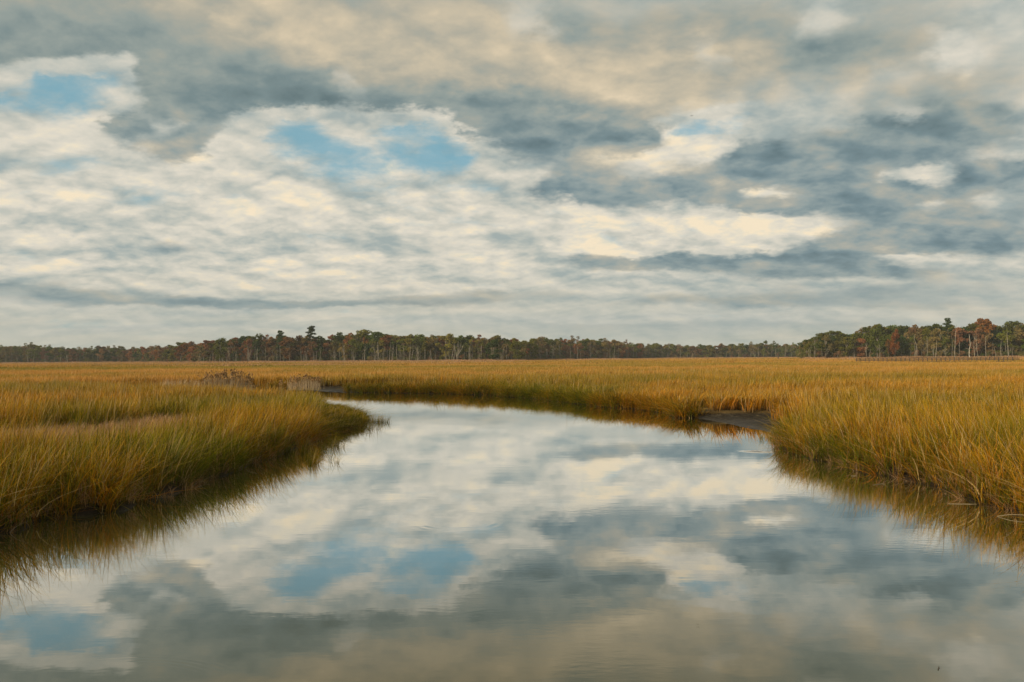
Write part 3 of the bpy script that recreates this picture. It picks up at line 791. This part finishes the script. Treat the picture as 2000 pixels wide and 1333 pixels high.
reed_clump(394, 488, 762, 1.70, 300, 'tallest tan reed clump with dark brown plumes, between the two paler clumps')
reed_clump(303, 396, 762, 1.2, 200, 'low greyish reed clump on the left end, short of plumes', plume=False)
reed_clump(562, 630, 762, 1.35, 170, 'thin pale reed clump at the creek bend, right of the tallest clump')
# ------------------------------------------------------------------ woods
def interp(tab, x):
    xs = [p[0] for p in tab]; ys = [p[1] for p in tab]; return float(np.interp(x, xs, ys))
DIST = [(-500, 640), (250, 600), (400, 430), (1020, 415), (1050, 520), (1200, 560), (1270, 680), (1560, 690), (1572, 390), (1700, 385), (2000, 360), (2400, 350)]
def wood_dist(px): return interp(DIST, px)
TOP = [(-300, 668), (0, 672), (30, 670), (60, 671), (110, 674), (160, 676), (200, 675), (250, 677), (270, 676), (330, 671), (370, 668), (400, 663), (425, 660), (470, 657), (500, 653), (530, 655), (600, 653),
       (632, 657), (645, 654), (670, 647), (700, 646), (760, 647), (830, 647), (880, 649), (915, 652), (960, 655), (1010, 658), (1060, 658), (1110, 658), (1150, 657), (1190, 661),
       (1250, 667), (1300, 671), (1350, 672), (1400, 670), (1440, 671), (1490, 666), (1568, 668), (1574, 658), (1590, 655), (1620, 648), (1650, 646), (1668, 648), (1680, 644), (1710, 635), (1740, 638),
       (1760, 632), (1800, 631), (1850, 630), (1870, 631), (1900, 628), (1925, 624), (1960, 628), (2000, 626), (2300, 622)]

def fol_mat(name):               # foliage takes its colour from the object it belongs to
    m, t = mat_new(name)
    oi = t.n('ShaderNodeObjectInfo'); r = t.n('ShaderNodeAttribute', attribute_name='r').outputs['Fac']
    pos = t.n('ShaderNodeNewGeometry').outputs['Position']
    c = t.mix(t.rng(t.noise(pos, .35, 3), .4, .62, 0, .45), oi.outputs['Color'], t.mix(1.0, oi.outputs['Color'], (.55, .75, .6, 1), 'MULTIPLY'))
    c = t.mix(t.math('MULTIPLY', r, .5), c, t.mix(1.0, c, (1.9, 1.7, 1.3, 1), 'MULTIPLY'))
    di = t.n('ShaderNodeBsdfDiffuse'); t.put(di.inputs['Color'], c); tr = t.n('ShaderNodeBsdfTranslucent'); t.put(tr.inputs['Color'], c)
    a = t.n('ShaderNodeMixShader'); a.inputs[0].default_value = .2; t.put(a.inputs[1], di.outputs[0]); t.put(a.inputs[2], tr.outputs[0])
    finish(t, a.outputs[0]); return m
M_FOL = fol_mat("tree_leaves")
m_, t = mat_new("pale_bark"); M_BARK = m_
pos = t.n('ShaderNodeNewGeometry').outputs['Position']; oi = t.n('ShaderNodeObjectInfo').outputs['Color']
finish(t, principled(t, t.mix(t.rng(t.noise(t.vec('MULTIPLY', pos, (2, 2, .5)), 1.2, 4), .35, .7), oi, t.mix(1.0, oi, (.45, .45, .45, 1), 'MULTIPLY')), .9))

def tube(path, radii, sides=5):
    V, F = [], []; path = [np.array(p, float) for p in path]
    for i, p in enumerate(path):
        d = path[min(i + 1, len(path) - 1)] - path[max(i - 1, 0)]; d /= np.linalg.norm(d) + 1e-9
        a = np.cross(d, (0, 1, 0.01)); a /= np.linalg.norm(a) + 1e-9; b = np.cross(d, a)
        for k in range(sides):
            th = 2 * math.pi * k / sides; V.append(p + radii[i] * (a * math.cos(th) + b * math.sin(th)))
    for i in range(len(path) - 1):
        for k in range(sides):
            F.append((i * sides + k, i * sides + (k + 1) % sides, (i + 1) * sides + (k + 1) % sides, (i + 1) * sides + k))
    return V, F
def join(parts):
    V, F = [], []
    for v, f in parts:
        o = len(V); V += list(v); F += [tuple(i + o for i in q) for q in f]
    return V, F
def leafquads(centers, radii, n_each, size, rng, flat=.8):
    Vs, R = [], []
    for c, r, n in zip(centers, radii, n_each):
        d = rng.normal(0, 1, (n, 3)); d /= np.linalg.norm(d, axis=1)[:, None]
        p = np.array(c) + d * (np.array(r) * (rng.uniform(.25, 1, n) ** .5)[:, None])
        u = rng.normal(0, 1, (n, 3)); u /= np.linalg.norm(u, axis=1)[:, None]
        v = np.cross(u, rng.normal(0, 1, (n, 3))); v /= np.linalg.norm(v, axis=1)[:, None]
        s = size * rng.uniform(.5, 1.3, n)[:, None]
        Vs.append(np.stack([p - u * s - v * s * flat * .4, p + u * s * .2 - v * s * flat, p + u * s + v * s * .3 * flat, p - u * .3 * s + v * s * flat], 1).reshape(-1, 3))
        R.append(np.repeat(np.clip(rng.uniform(0, 1, n) * .6 + .4 * rng.random(), 0, 1), 4))
    V = np.concatenate(Vs); return V, np.arange(len(V)).reshape(-1, 4), np.concatenate(R)

def proto_tree(style, seed):     # unit height 1 tall, made at 16 m scale then divided
    rng = np.random.default_rng(seed); H = 16.0
    parts = []; wob = rng.normal(0, .25, (6, 2)).cumsum(0) * .5
    tp = [(wob[i, 0], wob[i, 1], H * f) for i, f in enumerate((0, .2, .4, .6, .78, .93))]
    cs, rs = [], []
    if style == 'broad':         # rounded, uneven crown from a third of the height upward
        parts.append(tube(tp, [.17, .15, .12, .10, .06, .03]))
        n = 20
        for k in range(n):
            f = rng.uniform(.25, .97); w = 4.2 * math.sin(math.pi * min(1, (f - .12) / .98)) ** .7
            a = rng.uniform(0, 6.28); q = rng.uniform(.2, 1) * w
            c = (math.cos(a) * q, math.sin(a) * q, H * f - .6); cs.append(c); s = rng.uniform(1.0, 1.9); rs.append((s * 1.15, s * 1.15, s * .8))
            parts.append(tube([(tp[2][0], tp[2][1], H * max(.25, f - .22)), (c[0] * .6, c[1] * .6, c[2] - .8), c], [.09, .06, .02], 3))
        V, F, R = leafquads(cs, rs, [120] * n, .36, rng)
    elif style == 'tall':        # bare stem with a small crown held high
        parts.append(tube(tp, [.14, .12, .11, .09, .06, .03]))
        n = 13
        for k in range(n):
            f = rng.uniform(.52, .98); a = rng.uniform(0, 6.28); q = rng.uniform(0, 2.8)
            c = (math.cos(a) * q, math.sin(a) * q, H * f - .5); cs.append(c); s = rng.uniform(.8, 1.5); rs.append((s * 1.2, s * 1.2, s * .75))
            parts.append(tube([(tp[3][0], tp[3][1], H * (f - .15)), c], [.07, .02], 3))
        V, F, R = leafquads(cs, rs, [100] * n, .36, rng)
    elif style == 'pine':        # layered, flat topped pads
        tp = [(wob[i, 0] * .3, wob[i, 1] * .3, H * f) for i, f in enumerate((0, .2, .4, .6, .8, .97))]
        parts.append(tube(tp, [.26, .22, .19, .15, .1, .03]))
        n = 15
        for k in range(n):
            f = .45 + .53 * k / (n - 1); w = 2.9 * (1.02 - f) ** .45 * 1.2; a = k * 2.4 + rng.uniform(-.4, .4); q = w * rng.uniform(.35, 1) if f < .93 else .4
            c = (math.cos(a) * q, math.sin(a) * q, H * f); cs.append(c); s = rng.uniform(.9, 1.35); rs.append((s * 1.3, s * 1.3, s * .42))
            parts.append(tube([(tp[3][0], tp[3][1], H * f - .5), c], [.07, .02], 3))
        V, F, R = leafquads(cs, rs, [120] * n, .30, rng, .6)
    elif style == 'thin':        # half bare autumn crown, twigs showing
        parts.append(tube(tp, [.2, .17, .14, .11, .07, .02]))
        n = 13
        for k in range(n):
            f = rng.uniform(.45, .97); a = rng.uniform(0, 6.28); q = rng.uniform(.3, 1) * 2.8
            c = (math.cos(a) * q, math.sin(a) * q, H * f); cs.append(c); s = rng.uniform(.8, 1.5); rs.append((s, s, s * .9))
            parts.append(tube([(tp[2][0], tp[2][1], H * (f - .3)), (c[0] * .5, c[1] * .5, c[2] - 1.4), c], [.10, .07, .02], 3))
            for _ in range(2): parts.append(tube([c, (c[0] + rng.normal(0, .7), c[1] + rng.normal(0, .7), c[2] + rng.uniform(.4, 1.3))], [.03, .01], 3))
        V, F, R = leafquads(cs, rs, [55] * n, .30, rng)
    tv, tf = join(parts)
    crown = mesh_obj('crown', V, F, M_FOL, attrs={'r': R}, do_link=False)
    trunk = mesh_obj('trunk', tv, tf, M_BARK, do_link=False)
    return trunk.data, crown.data
PROTO = {}
for st, k in (('broad', 7), ('tall', 5), ('pine', 3), ('thin', 4)):
    PROTO[st] = [proto_tree(st, 100 + 13 * i + len(st)) for i in range(k)]

KIND = {'broad': ('broadleaf_tree', 'tree'), 'tall': ('broadleaf_tree', 'tree'), 'pine': ('pine_tree', 'pine tree'), 'thin': ('broadleaf_tree', 'tree')}
def tree(style, x, y, h, col, label, group=None, wide=1.0, bark=(.26, .225, .165, 1), idx=None):
    name, cat = KIND[style]
    root = bpy.data.objects.new(name, None); root.location = (x, y, PLAT - .1); root.rotation_euler.z = random.uniform(0, 6.28)
    s = h / 16.0; root.scale = (s * wide, s * wide, s); link(root); tag(root, label, cat, group)
    tm, cm = random.choice(PROTO[style]) if idx is None else PROTO[style][idx]
    a = bpy.data.objects.new('trunk', tm); a.color = bark; link(a, root)
    b = bpy.data.objects.new('crown', cm); b.color = col; link(b, root)
    return root

def dead_mesh(style, seed):      # bare trunks: H = 10
    rng = np.random.default_rng(seed); parts = []; H = 10.0
    wob = rng.normal(0, .16, (6, 2)).cumsum(0)
    tp = [(wob[i, 0], wob[i, 1], H * f) for i, f in enumerate((0, .2, .4, .6, .8, 1.0))]
    parts.append(tube(tp, [.12, .11, .10, .08, .06, .035]))
    if style == 'snag':
        for _ in range(6):
            f = rng.uniform(.4, .95); i = min(4, int(f * 5)); a = rng.uniform(0, 6.28); L = rng.uniform(.4, 1.3)
            b = np.array(tp[i]); parts.append(tube([b, b + (math.cos(a) * L, math.sin(a) * L, L * .7)], [.05, .015], 3))
    if style == 'limbs':
        for _ in range(14):
            f = rng.uniform(.35, .95); i = min(4, int(f * 5)); a = rng.uniform(0, 6.28); L = rng.uniform(1.2, 2.6) * (1.3 - f)
            b = np.array(tp[i]); c = b + (math.cos(a) * L * .7, math.sin(a) * L * .7, L * .9); e = c + (math.cos(a + .5) * L * .4, math.sin(a + .5) * L * .4, L * .8)
            parts.append(tube([b, c, e], [.07, .045, .012], 3)); parts.append(tube([c, c + (rng.normal(0, .5), rng.normal(0, .5), L * .6)], [.03, .01], 3))
    if style == 'fork':
        for sx, top in ((-.9, .95), (1.6, .98), (2.6, .8), (.5, 1.0)):
            parts.append(tube([(0, 0, H * .28), (sx * .45, .1, H * .5), (sx * .9, .2, H * .75), (sx * 1.1, .1, H * top)], [.13, .11, .08, .03], 4))
            parts.append(tube([(sx * .7, .2, H * .62), (sx * .7 + .7, .3, H * .85)], [.05, .015], 3))
    v, f = join(parts); o = mesh_obj('dead_tree', v, f, M_BARK, do_link=False); return o.data
DEAD = {'pole': [dead_mesh('pole', 3), dead_mesh('pole', 4), dead_mesh('pole', 9)], 'snag': [dead_mesh('snag', i) for i in (11, 12, 13, 14)], 'limbs': [dead_mesh('limbs', i) for i in (21, 22, 23)], 'fork': [dead_mesh('fork', 31)]}
def dead(style, px, h, label, group=None, dist=None, tilt=0.0, bark=(.33, .29, .22, 1), thick=1.0, idx=None):
    D = dist or wood_dist(px) - random.uniform(2, 9); x, y, _ = at_y(px, 700, D)
    me = random.choice(DEAD[style]) if idx is None else DEAD[style][idx]
    o = bpy.data.objects.new('dead_tree', me); s = h / 10.0
    o.location = (x, y, PLAT - .1); o.scale = (thick * max(s, .8), thick * max(s, .8), s); o.rotation_euler = (0, tilt, random.uniform(0, 6.28) if style != 'fork' else 0)
    o.color = bark; link(o); return tag(o, label, 'dead tree', group)

# colours as the leaves have them
G1, G2, G3 = (.085, .102, .020, 1), (.125, .124, .022, 1), (.165, .150, .028, 1)
DG = (.045, .074, .022, 1); RU, RU2, OR, YE = (.220, .095, .038, 1), (.190, .102, .048, 1), (.24, .118, .034, 1), (.23, .170, .036, 1)
BR = (.170, .124, .048, 1)
NAMES = {G1: 'dark green', G2: 'olive green', G3: 'light olive', DG: 'deep green', RU: 'rust red', RU2: 'dull russet', OR: 'orange', YE: 'yellowing', BR: 'brownish'}
def region(px):
    for lim, nm in ((130, 'at the far left of the photo'), (270, 'in the distant left wood'), (400, 'where the left wood rises'),
                    (500, 'above the tall reed clump'), (590, 'just left of the lone pine'), (660, 'just right of the lone pine'),
                    (770, 'midway between lone pine and forked tree'), (880, 'just left of the forked bare tree'), (960, 'just right of the forked bare tree'),
                    (1040, "at the middle wood's right end"), (1130, 'right beyond the middle wood'), (1230, 'where the set-back wood slopes down'),
                    (1400, 'in the lowest distant wood'), (1570, 'just left of the right wood'), (1680, "at the right wood's left tip"),
                    (1780, 'above the left end of the boardwalk'), (1880, 'above the middle of the boardwalk'), (3000, 'at the right edge of the photo')):
        if px < lim: return nm
LABELLED = []                    # (object, photo x, label stem plural) settled by settle_labels()
ORD = ['leftmost', 'second from left', 'third from left', 'fourth from left', 'fifth from left', 'sixth from left', 'seventh from left', 'eighth from left', 'ninth from left', 'tenth from left', 'eleventh from left', 'twelfth from left', 'thirteenth from left', 'fourteenth from left', 'fifteenth from left', 'sixteenth from left']
def settle_labels():             # where look and place agree, say which one by its order along the wood
    sets = {}
    for o, q, one, many in LABELLED: sets.setdefault(one, []).append((q, o, many))
    for one, L in sets.items():
        L.sort(key=lambda e: e[0])
        for i, (q, o, many) in enumerate(L):
            if len(L) == 1: o['label'] = one; o['group'] = many
            else:
                w = ORD[min(i, 15)] if i < len(L) - 1 else 'rightmost'
                o['label'] = w + ' of the ' + many; o['group'] = many
def palette(px):
    if px < 250: return random.choices([G1, G2, BR, RU2, DG], [4, 4, 3, 2, 2])[0]
    if px < 420: return random.choices([BR, RU, G2, RU2, DG], [3, 3, 2, 3, 1])[0]
    if px < 660: return random.choices([RU, G1, G2, BR, RU2, DG, OR], [5, 2.5, 3, 3, 4, 1.4, .5])[0]
    if px < 1040: return random.choices([RU, G1, G2, G3, YE, BR, DG, OR], [1.6, 4, 5, 3, 1, 2, 1, .3])[0]
    if px < 1250: return random.choices([RU, RU2, G1, BR, G2], [2, 4, 3, 3, 2])[0]
    if px < 1570: return random.choices([G2, RU2, DG, BR, G1], [3, 2, 2, 3, 3])[0]
    return random.choices([DG, G1, G2, RU2, BR, OR, RU], [3, 6, 6, 1.3, 2, .2, .6])[0]

def build_woods():
    px = -110.0; k = 0
    while px < 2110:
        D = wood_dist(px); small = D > 500
        step = (11.5 if small else 14.0) * random.uniform(.75, 1.25)
        for row in (0, 1):
            q = px + row * step * .5 + random.uniform(-3, 3)
            if 1556 < q < 1572: continue
            DD = D + (random.uniform(0, 8) if row == 0 else random.uniform(14, 30))
            x, y, zt = at_y(q, interp(TOP, q), DD); full = zt - PLAT
            h = full * (random.uniform(.6, .95) if row == 0 else random.uniform(.86, 1.05))
            st = random.choices(['broad', 'tall', 'thin'], [5, 2.6, 2.2] if row == 0 else [6, 3, .8])[0]
            if small: st = random.choices(['broad', 'tall', 'thin'], [3, 3, 2.5])[0]
            c = palette(q)
            if st == 'thin' and c in (G1, DG): c = BR
            word = {'broad': 'full-crowned', 'tall': 'high-crowned', 'thin': 'thin-leaved'}[st]; reg = region(q)
            jb = random.uniform(.72, 1.3); j = tuple(v * jb * random.uniform(.92, 1.08) for v in c[:3]) + (1,)
            o = tree(st, x, y, h, j, 'tree', None, wide=random.uniform(.95, 1.35) * (16 / max(10, full)) ** .45)
            LABELLED.append((o, q, '%s %s tree %s' % (NAMES[c], word, reg), '%s %s trees %s' % (NAMES[c], word, reg)))
            k += 1
        px += step
    print("trees", k)
    # trees that stand out
    def at_top(style, px, py, D, col, label, **kw):
        x, y, zt = at_y(px, py, D); return tree(style, x, y, zt - PLAT, col, label, **kw)
    at_top('pine', 608, 637, 440, (.026, .042, .013, 1), 'lone tall flat-topped pine rising highest above the middle wood', wide=.95, idx=0)
    at_top('pine', 548, 646, 436, DG, 'small dark pine top left of the lone tall pine', wide=.9, idx=1)
    at_top('broad', 1712, 630, 372, G1, 'round dark green treetop rising above the left part of the right wood', wide=.9)
    at_top('pine', 1851, 622, 385, DG, 'small dark pine poking up above the right wood', wide=.8, idx=2)
    at_top('broad', 1922, 620, 378, (.22, .095, .028, 1), 'bright orange-red treetop standing highest near the right edge', wide=.85)
    at_top('broad', 1747, 640, 352, (.19, .070, .024, 1), 'small orange-red tree low in the right wood, above the boardwalk', wide=.6)
    at_top('thin', 1590, 652, 372, G1, 'dark ragged tree standing alone at the left tip of the right wood', wide=1.3)
    at_top('broad', 430, 660, 418, (.10, .11, .02, 1), 'yellow-green round tree where the middle wood begins on the left', wide=1.0)
    at_top('broad', 1010, 662, 405, G2, 'broad low green tree at the right foot of the middle wood', wide=1.25)
    at_top('broad', 964, 662, 404, (.048, .075, .014, 1), 'bushy fresh green tree just left of the broad low tree', wide=1.15)
    # dead trees
    dead('fork', 892, 10.8, 'pale forked bare tree with spreading limbs, tallest bare tree of the middle wood', dist=402, thick=1.25)
    dead('pole', 882, 9.5, 'pale bare trunk leaning right onto the forked bare tree', dist=401, tilt=-.12)
    dead('limbs', 675, 10.0, 'pale bare tree with raised limbs right of the lone tall pine', dist=402, tilt=.08, thick=1.1)
    dead('limbs', 447, 9.5, 'tan bare tree spreading like a fan near the left of the middle wood', dist=404, bark=(.36, .28, .18, 1))
    dead('snag', 1896, 11.0, 'white crooked bare tree in front of the right wood', dist=345, bark=(.62, .55, .42, 1), thick=1.7, idx=1)
    dead('pole', 1865, 15.5, 'tall straight grey trunk reaching the treetops of the right wood', dist=348, thick=.9)
    dead('pole', 1828, 8.6, 'pale leaning trunk left of the tall straight grey one', dist=344, tilt=-.04, bark=(.55, .49, .36, 1))
    dead('pole', 1823, 7.0, 'shorter pale trunk close beside the pale leaning trunk', dist=344, bark=(.45, .41, .31, 1))
    dead('snag', 1966, 12.5, 'tall grey bare tree with side limbs at the right edge', dist=343, thick=1.2)
    dead('pole', 1668, 2.6, 'short dark post-like stub right end of the pair by the boardwalk start', dist=300, bark=(.34, .31, .25, 1))
    dead('pole', 1660, 2.4, 'short dark post-like stub left end of the pair by the boardwalk start', dist=300, bark=(.34, .31, .25, 1))
    dead('limbs', 1720, 7.5, 'grey bare tree with curled limbs above the left end of the boardwalk', dist=348)
    dead('limbs', 482, 15.0, 'dark twiggy bare crown showing above the middle wood left of the pines', dist=424, bark=(.10, .06, .045, 1), idx=0)
    dead('limbs', 494, 14.2, 'dark twiggy bare crown, right one of the two left of the pines', dist=424, bark=(.10, .06, .045, 1), idx=1)
    for i in range(190):
        q = random.uniform(20, 1990)
        if random.random() < .5: q = random.uniform(380, 1080)
        D = wood_dist(q); st = random.choices(['pole', 'snag', 'limbs'], [5, 4, 1.5])[0]
        top = (interp(TOP, q)); full = (705 - top) / RW * D
        h = full * random.uniform(.3, .72); b = random.uniform(.55, 1.05)
        word = {'pole': 'straight', 'snag': 'stubby-limbed', 'limbs': 'many-limbed'}[st]; tall = 'tall' if h > full * .5 else 'short'
        o = dead(st, q, h, 'trunk', None, tilt=random.gauss(0, .035), bark=(.44 * b, .385 * b, .285 * b, 1), thick=random.uniform(.8, 1.3) * (1.25 if D > 500 else 1.0))
        LABELLED.append((o, q, '%s %s dead trunk %s' % (tall, word, region(q)), '%s %s dead trunks %s' % (tall, word, region(q))))
    settle_labels()

def forest_mass():               # the depth of the wood behind the trees one can tell apart, and its brushy foot
    pr, pts, sc, ix, rots = [], [], [], [], []
    mats = []
    for ci, c in enumerate((G1, G2, DG, BR, RU2)):
        for st, i in (('broad', ci % 7), ('tall', ci % 5)):
            tm, cm = PROTO[st][i]; me = cm.copy(); me.name = 'mass'
            me.materials.clear(); me.materials.append(None)
            m, t = mat_new('wood_mass'); r = t.n('ShaderNodeAttribute', attribute_name='r').outputs['Fac']
            rn = t.n('ShaderNodeObjectInfo').outputs['Random']
            cc = t.mix(t.math('MULTIPLY', r, .5), tuple(v * 1.15 for v in c[:3]) + (1,), tuple(v * 2.0 for v in c[:3]) + (1,)); cc = t.mix(t.math('MULTIPLY', rn, .5), cc, BR)
            d_ = t.n('ShaderNodeBsdfDiffuse'); t.put(d_.inputs['Color'], cc); finish(t, d_.outputs[0]); me.materials[0] = m
            pr.append(bpy.data.objects.new('mass', me))
    rng = np.random.default_rng(77)
    for px in np.arange(-700, 2700, 3.2):
        D = wood_dist(px)
        for rep in range(2):
            q = px + rng.uniform(-4, 4); DD = wood_dist(q) + rng.uniform(24, 80)
            x, y, zt = at_y(q, interp(TOP, q), DD); h = (zt - PLAT) * rng.uniform(.62, .90)
            pts.append((x, y, PLAT - .2)); s = h / 16; sc.append((s * 1.35, s * 1.35, s)); ix.append(rng.integers(0, len(pr))); rots.append((0, 0, rng.uniform(0, 6.28)))
        # brush
        for lo, hi, ha, hb in ((1, 12, 2.0, 4.5), (10, 30, 4, 8), (30, 60, 6, 10)):
            q = px + rng.uniform(-4, 4); DD = wood_dist(q) + rng.uniform(lo, hi); x, y, _ = at_y(q, 700, DD); h = rng.uniform(ha, hb)
            s = h / 16; pts.append((x, y, PLAT - h * .5)); sc.append((s * 1.7, s * 1.7, s * 1.55)); ix.append(2 * rng.integers(0, 5)); rots.append((0, 0, rng.uniform(0, 6.28)))
    n = len(pts)
    scatter("woods", pts, rots, sc, ix, rng.uniform(0, 1, n), pr, 'deep mass of mixed autumn wood behind the front trees', 'woods')
build_woods()
forest_mass()
reedbed()

# ------------------------------------------------------------------ boardwalk
m_, t = mat_new("weathered_planks"); pos = t.n('ShaderNodeNewGeometry').outputs['Position']
finish(t, principled(t, t.ramp(t.noise(t.vec('MULTIPLY', pos, (.4, 3, 6)), 2, 4), [(.3, (.05, .04, .028, 1)), (.7, (.15, .12, .085, 1))]), .9)); M_WOOD = m_
def box(cx, cy, cz, sx, sy, sz):
    V = [(cx + a * sx / 2, cy + b * sy / 2, cz + c * sz / 2) for a in (-1, 1) for b in (-1, 1) for c in (-1, 1)]
    return V, [(0, 1, 3, 2), (4, 6, 7, 5), (0, 4, 5, 1), (2, 3, 7, 6), (0, 2, 6, 4), (1, 5, 7, 3)]
def boardwalk():
    BY = 172.0
    x0, _, _ = at_y(1676, 700, BY); x1, _, _ = at_y(1990, 700, BY); L = x1 - x0
    root = bpy.data.objects.new("boardwalk", None); root.location = (x0, BY, PLAT); link(root)
    tag(root, 'long low weathered boardwalk with railings crossing the marsh before the right wood', 'boardwalk')
    root.rotation_euler.z = math.radians(1.0)
    deck_z = .72
    parts = [box(L / 2, 0, deck_z, L, 1.6, .10)] + [box(L / 2, s * .75, deck_z - .14, L, .06, .26) for s in (-1, 1)]
    k = 0
    while k * .30 < L: parts.append(box(k * .30 + .1, 0, deck_z + .065, .27, 1.7, .03)); k += 1
    mesh_obj("deck", *join(parts), M_WOOD, root)
    post = None; i = 0
    while i * 1.95 < L - .1:
        for s in (-1, 1):
            if post is None: post = mesh_obj("post", *join([box(0, 0, .70, .12, .12, 1.60), box(0, 0, 1.512, .15, .15, .03)]), M_WOOD, root); o = post
            else: o = bpy.data.objects.new("post", post.data); link(o, root)
            o.location = (i * 1.95, s * .88, 0)
        i += 1
    for s in (-1, 1):
        for zz, th in ((1.60, .10), (1.36, .12), (1.10, .14)):
            mesh_obj("handrail" if zz > 1.5 else "rail", *box(L / 2, s * .80, zz, L, .035, th), M_WOOD, root)
boardwalk()

# ------------------------------------------------------------------ small things
m_, t = mat_new("dark_feather"); finish(t, principled(t, (.03, .026, .022, 1), .8)); M_BIRD = m_
def bird(px, py, D, span, label, wing=.35, rot=0.0):
    x, y, z = at_y(px, py, D)
    body = tube([(-.5, 0, 0), (-.35, 0, .03), (-.1, 0, .05), (.2, 0, .05), (.42, 0, .07), (.56, 0, .05)], [.015, .07, .12, .10, .06, .01], 8)
    root = mesh_obj("bird", *body, M_BIRD, smooth=True); root.location = (x, y, z); root.scale = (span / 2,) * 3; root.rotation_euler = (0, 0, rot)
    for s in (-1, 1):
        V = []; 
        for u, c0, c1, zz in ((0, .22, -.18, .07), (.35, .26, -.16, .07 + wing * .4), (.7, .16, -.16, .07 + wing * .45), (1.0, -.02, -.14, .07 + wing * .3)):
            for e in (.012, -.012): V += [(c0, s * u, zz + e), (c1, s * u, zz + e)]
        F = []
        for i in range(3):
            a = i * 4; b = a + 4; F += [(a, a + 1, b + 1, b), (a + 2, b + 2, b + 3, a + 3), (a, b, b + 2, a + 2), (a + 1, a + 3, b + 3, b + 1)]
        F += [(0, 2, 3, 1), (12, 13, 15, 14)]
        mesh_obj("wing", V, F, M_BIRD, root)
    T = [(-.45, -.06, .0), (-.45, .06, .0), (-.8, .12, .0), (-.8, -.12, .0), (-.45, -.06, .02), (-.45, .06, .02), (-.8, .12, .02), (-.8, -.12, .02)]
    mesh_obj("tail", T, [(0, 1, 2, 3), (4, 7, 6, 5), (0, 4, 5, 1), (1, 5, 6, 2), (2, 6, 7, 3), (3, 7, 4, 0)], M_BIRD, root)
    return tag(root, label, 'bird')
bird(1351, 227, 160, .75, 'tiny dark bird high in the cloudy sky', rot=1.0)
bird(1382, 702, 330, 1.5, 'dark bird low over the far marsh', wing=.5, rot=.6)
x_, y_, z_ = at_y(1520, 700, 380)
pp = mesh_obj("marker_post", *join([box(0, 0, .9, .28, .28, 2.1), box(0, -.02, 2.0, .5, .34, .35)]), M_WOOD); pp.location = (x_, y_, PLAT)
tag(pp, 'small dark wooden post standing alone in the far marsh', 'post')

m_, t = mat_new("floating_straw"); finish(t, principled(t, (.26, .20, .11, 1), .7)); M_STRAW = m_
def stick(px, py, L, ang_, label, mat=None, arch=.0, rad_=.004, tiltz=0.0):
    x, y = at_z(px, py); c, s = math.cos(ang_), math.sin(ang_)
    path = [(-L / 2 * c, -L / 2 * s, .003), (-L / 6 * c, -L / 6 * s, .004 + arch * .8), (L / 6 * c, L / 6 * s, .004 + arch), (L / 2 * c, L / 2 * s, .003 + tiltz)]
    side = tube([(L / 6 * c, L / 6 * s, .004 + arch), (L / 6 * c + .06 * L, L / 6 * s - .12 * L, .004 + arch * .5)], [rad_ * .7, rad_ * .3], 5)
    o = mesh_obj("floating_straw", *join([tube(path, [rad_, rad_ * 1.1, rad_, rad_ * .5], 6), side]), mat or M_STRAW, smooth=True); o.location = (x, y, 0)
    return tag(o, label, 'straw')
stick(1833, 1306, .085, 1.0, 'short dark twig floating near the bottom right corner', M_WOOD, rad_=.0035)
stick(1668, 930, .13, .05, 'short pale straw floating below the right bank', rad_=.006)
stick(1719, 946, .42, .5, 'longer pale straw slanting out of the water by the right bank', rad_=.005, tiltz=.06)
stick(1880, 985, .45, -.12, 'long straw lying flat along the right bank waterline', rad_=.005)
stick(1985, 1012, .5, -.5, 'pale arched reed stem at the right edge of the photo', rad_=.006, arch=.05)
stick(185, 1003, .35, .15, 'short pale reed stem at the foot of the left bank', rad_=.005)

# ------------------------------------------------------------------ the thin autumn air
m, t = mat_new("thin_haze")
pv = t.n('ShaderNodeVolumePrincipled'); pv.inputs['Color'].default_value = (.86, .88, .86, 1); pv.inputs['Density'].default_value = .00017; pv.inputs['Anisotropy'].default_value = 0.0
o_ = t.n('ShaderNodeOutputMaterial'); t.put(o_.inputs['Volume'], pv.outputs[0])
haze = mesh_obj("haze", *box(0, 250, 16, 2600, 1300, 38), m)
tag(haze, 'thin pale air softening the far woods', 'haze', kind='stuff')
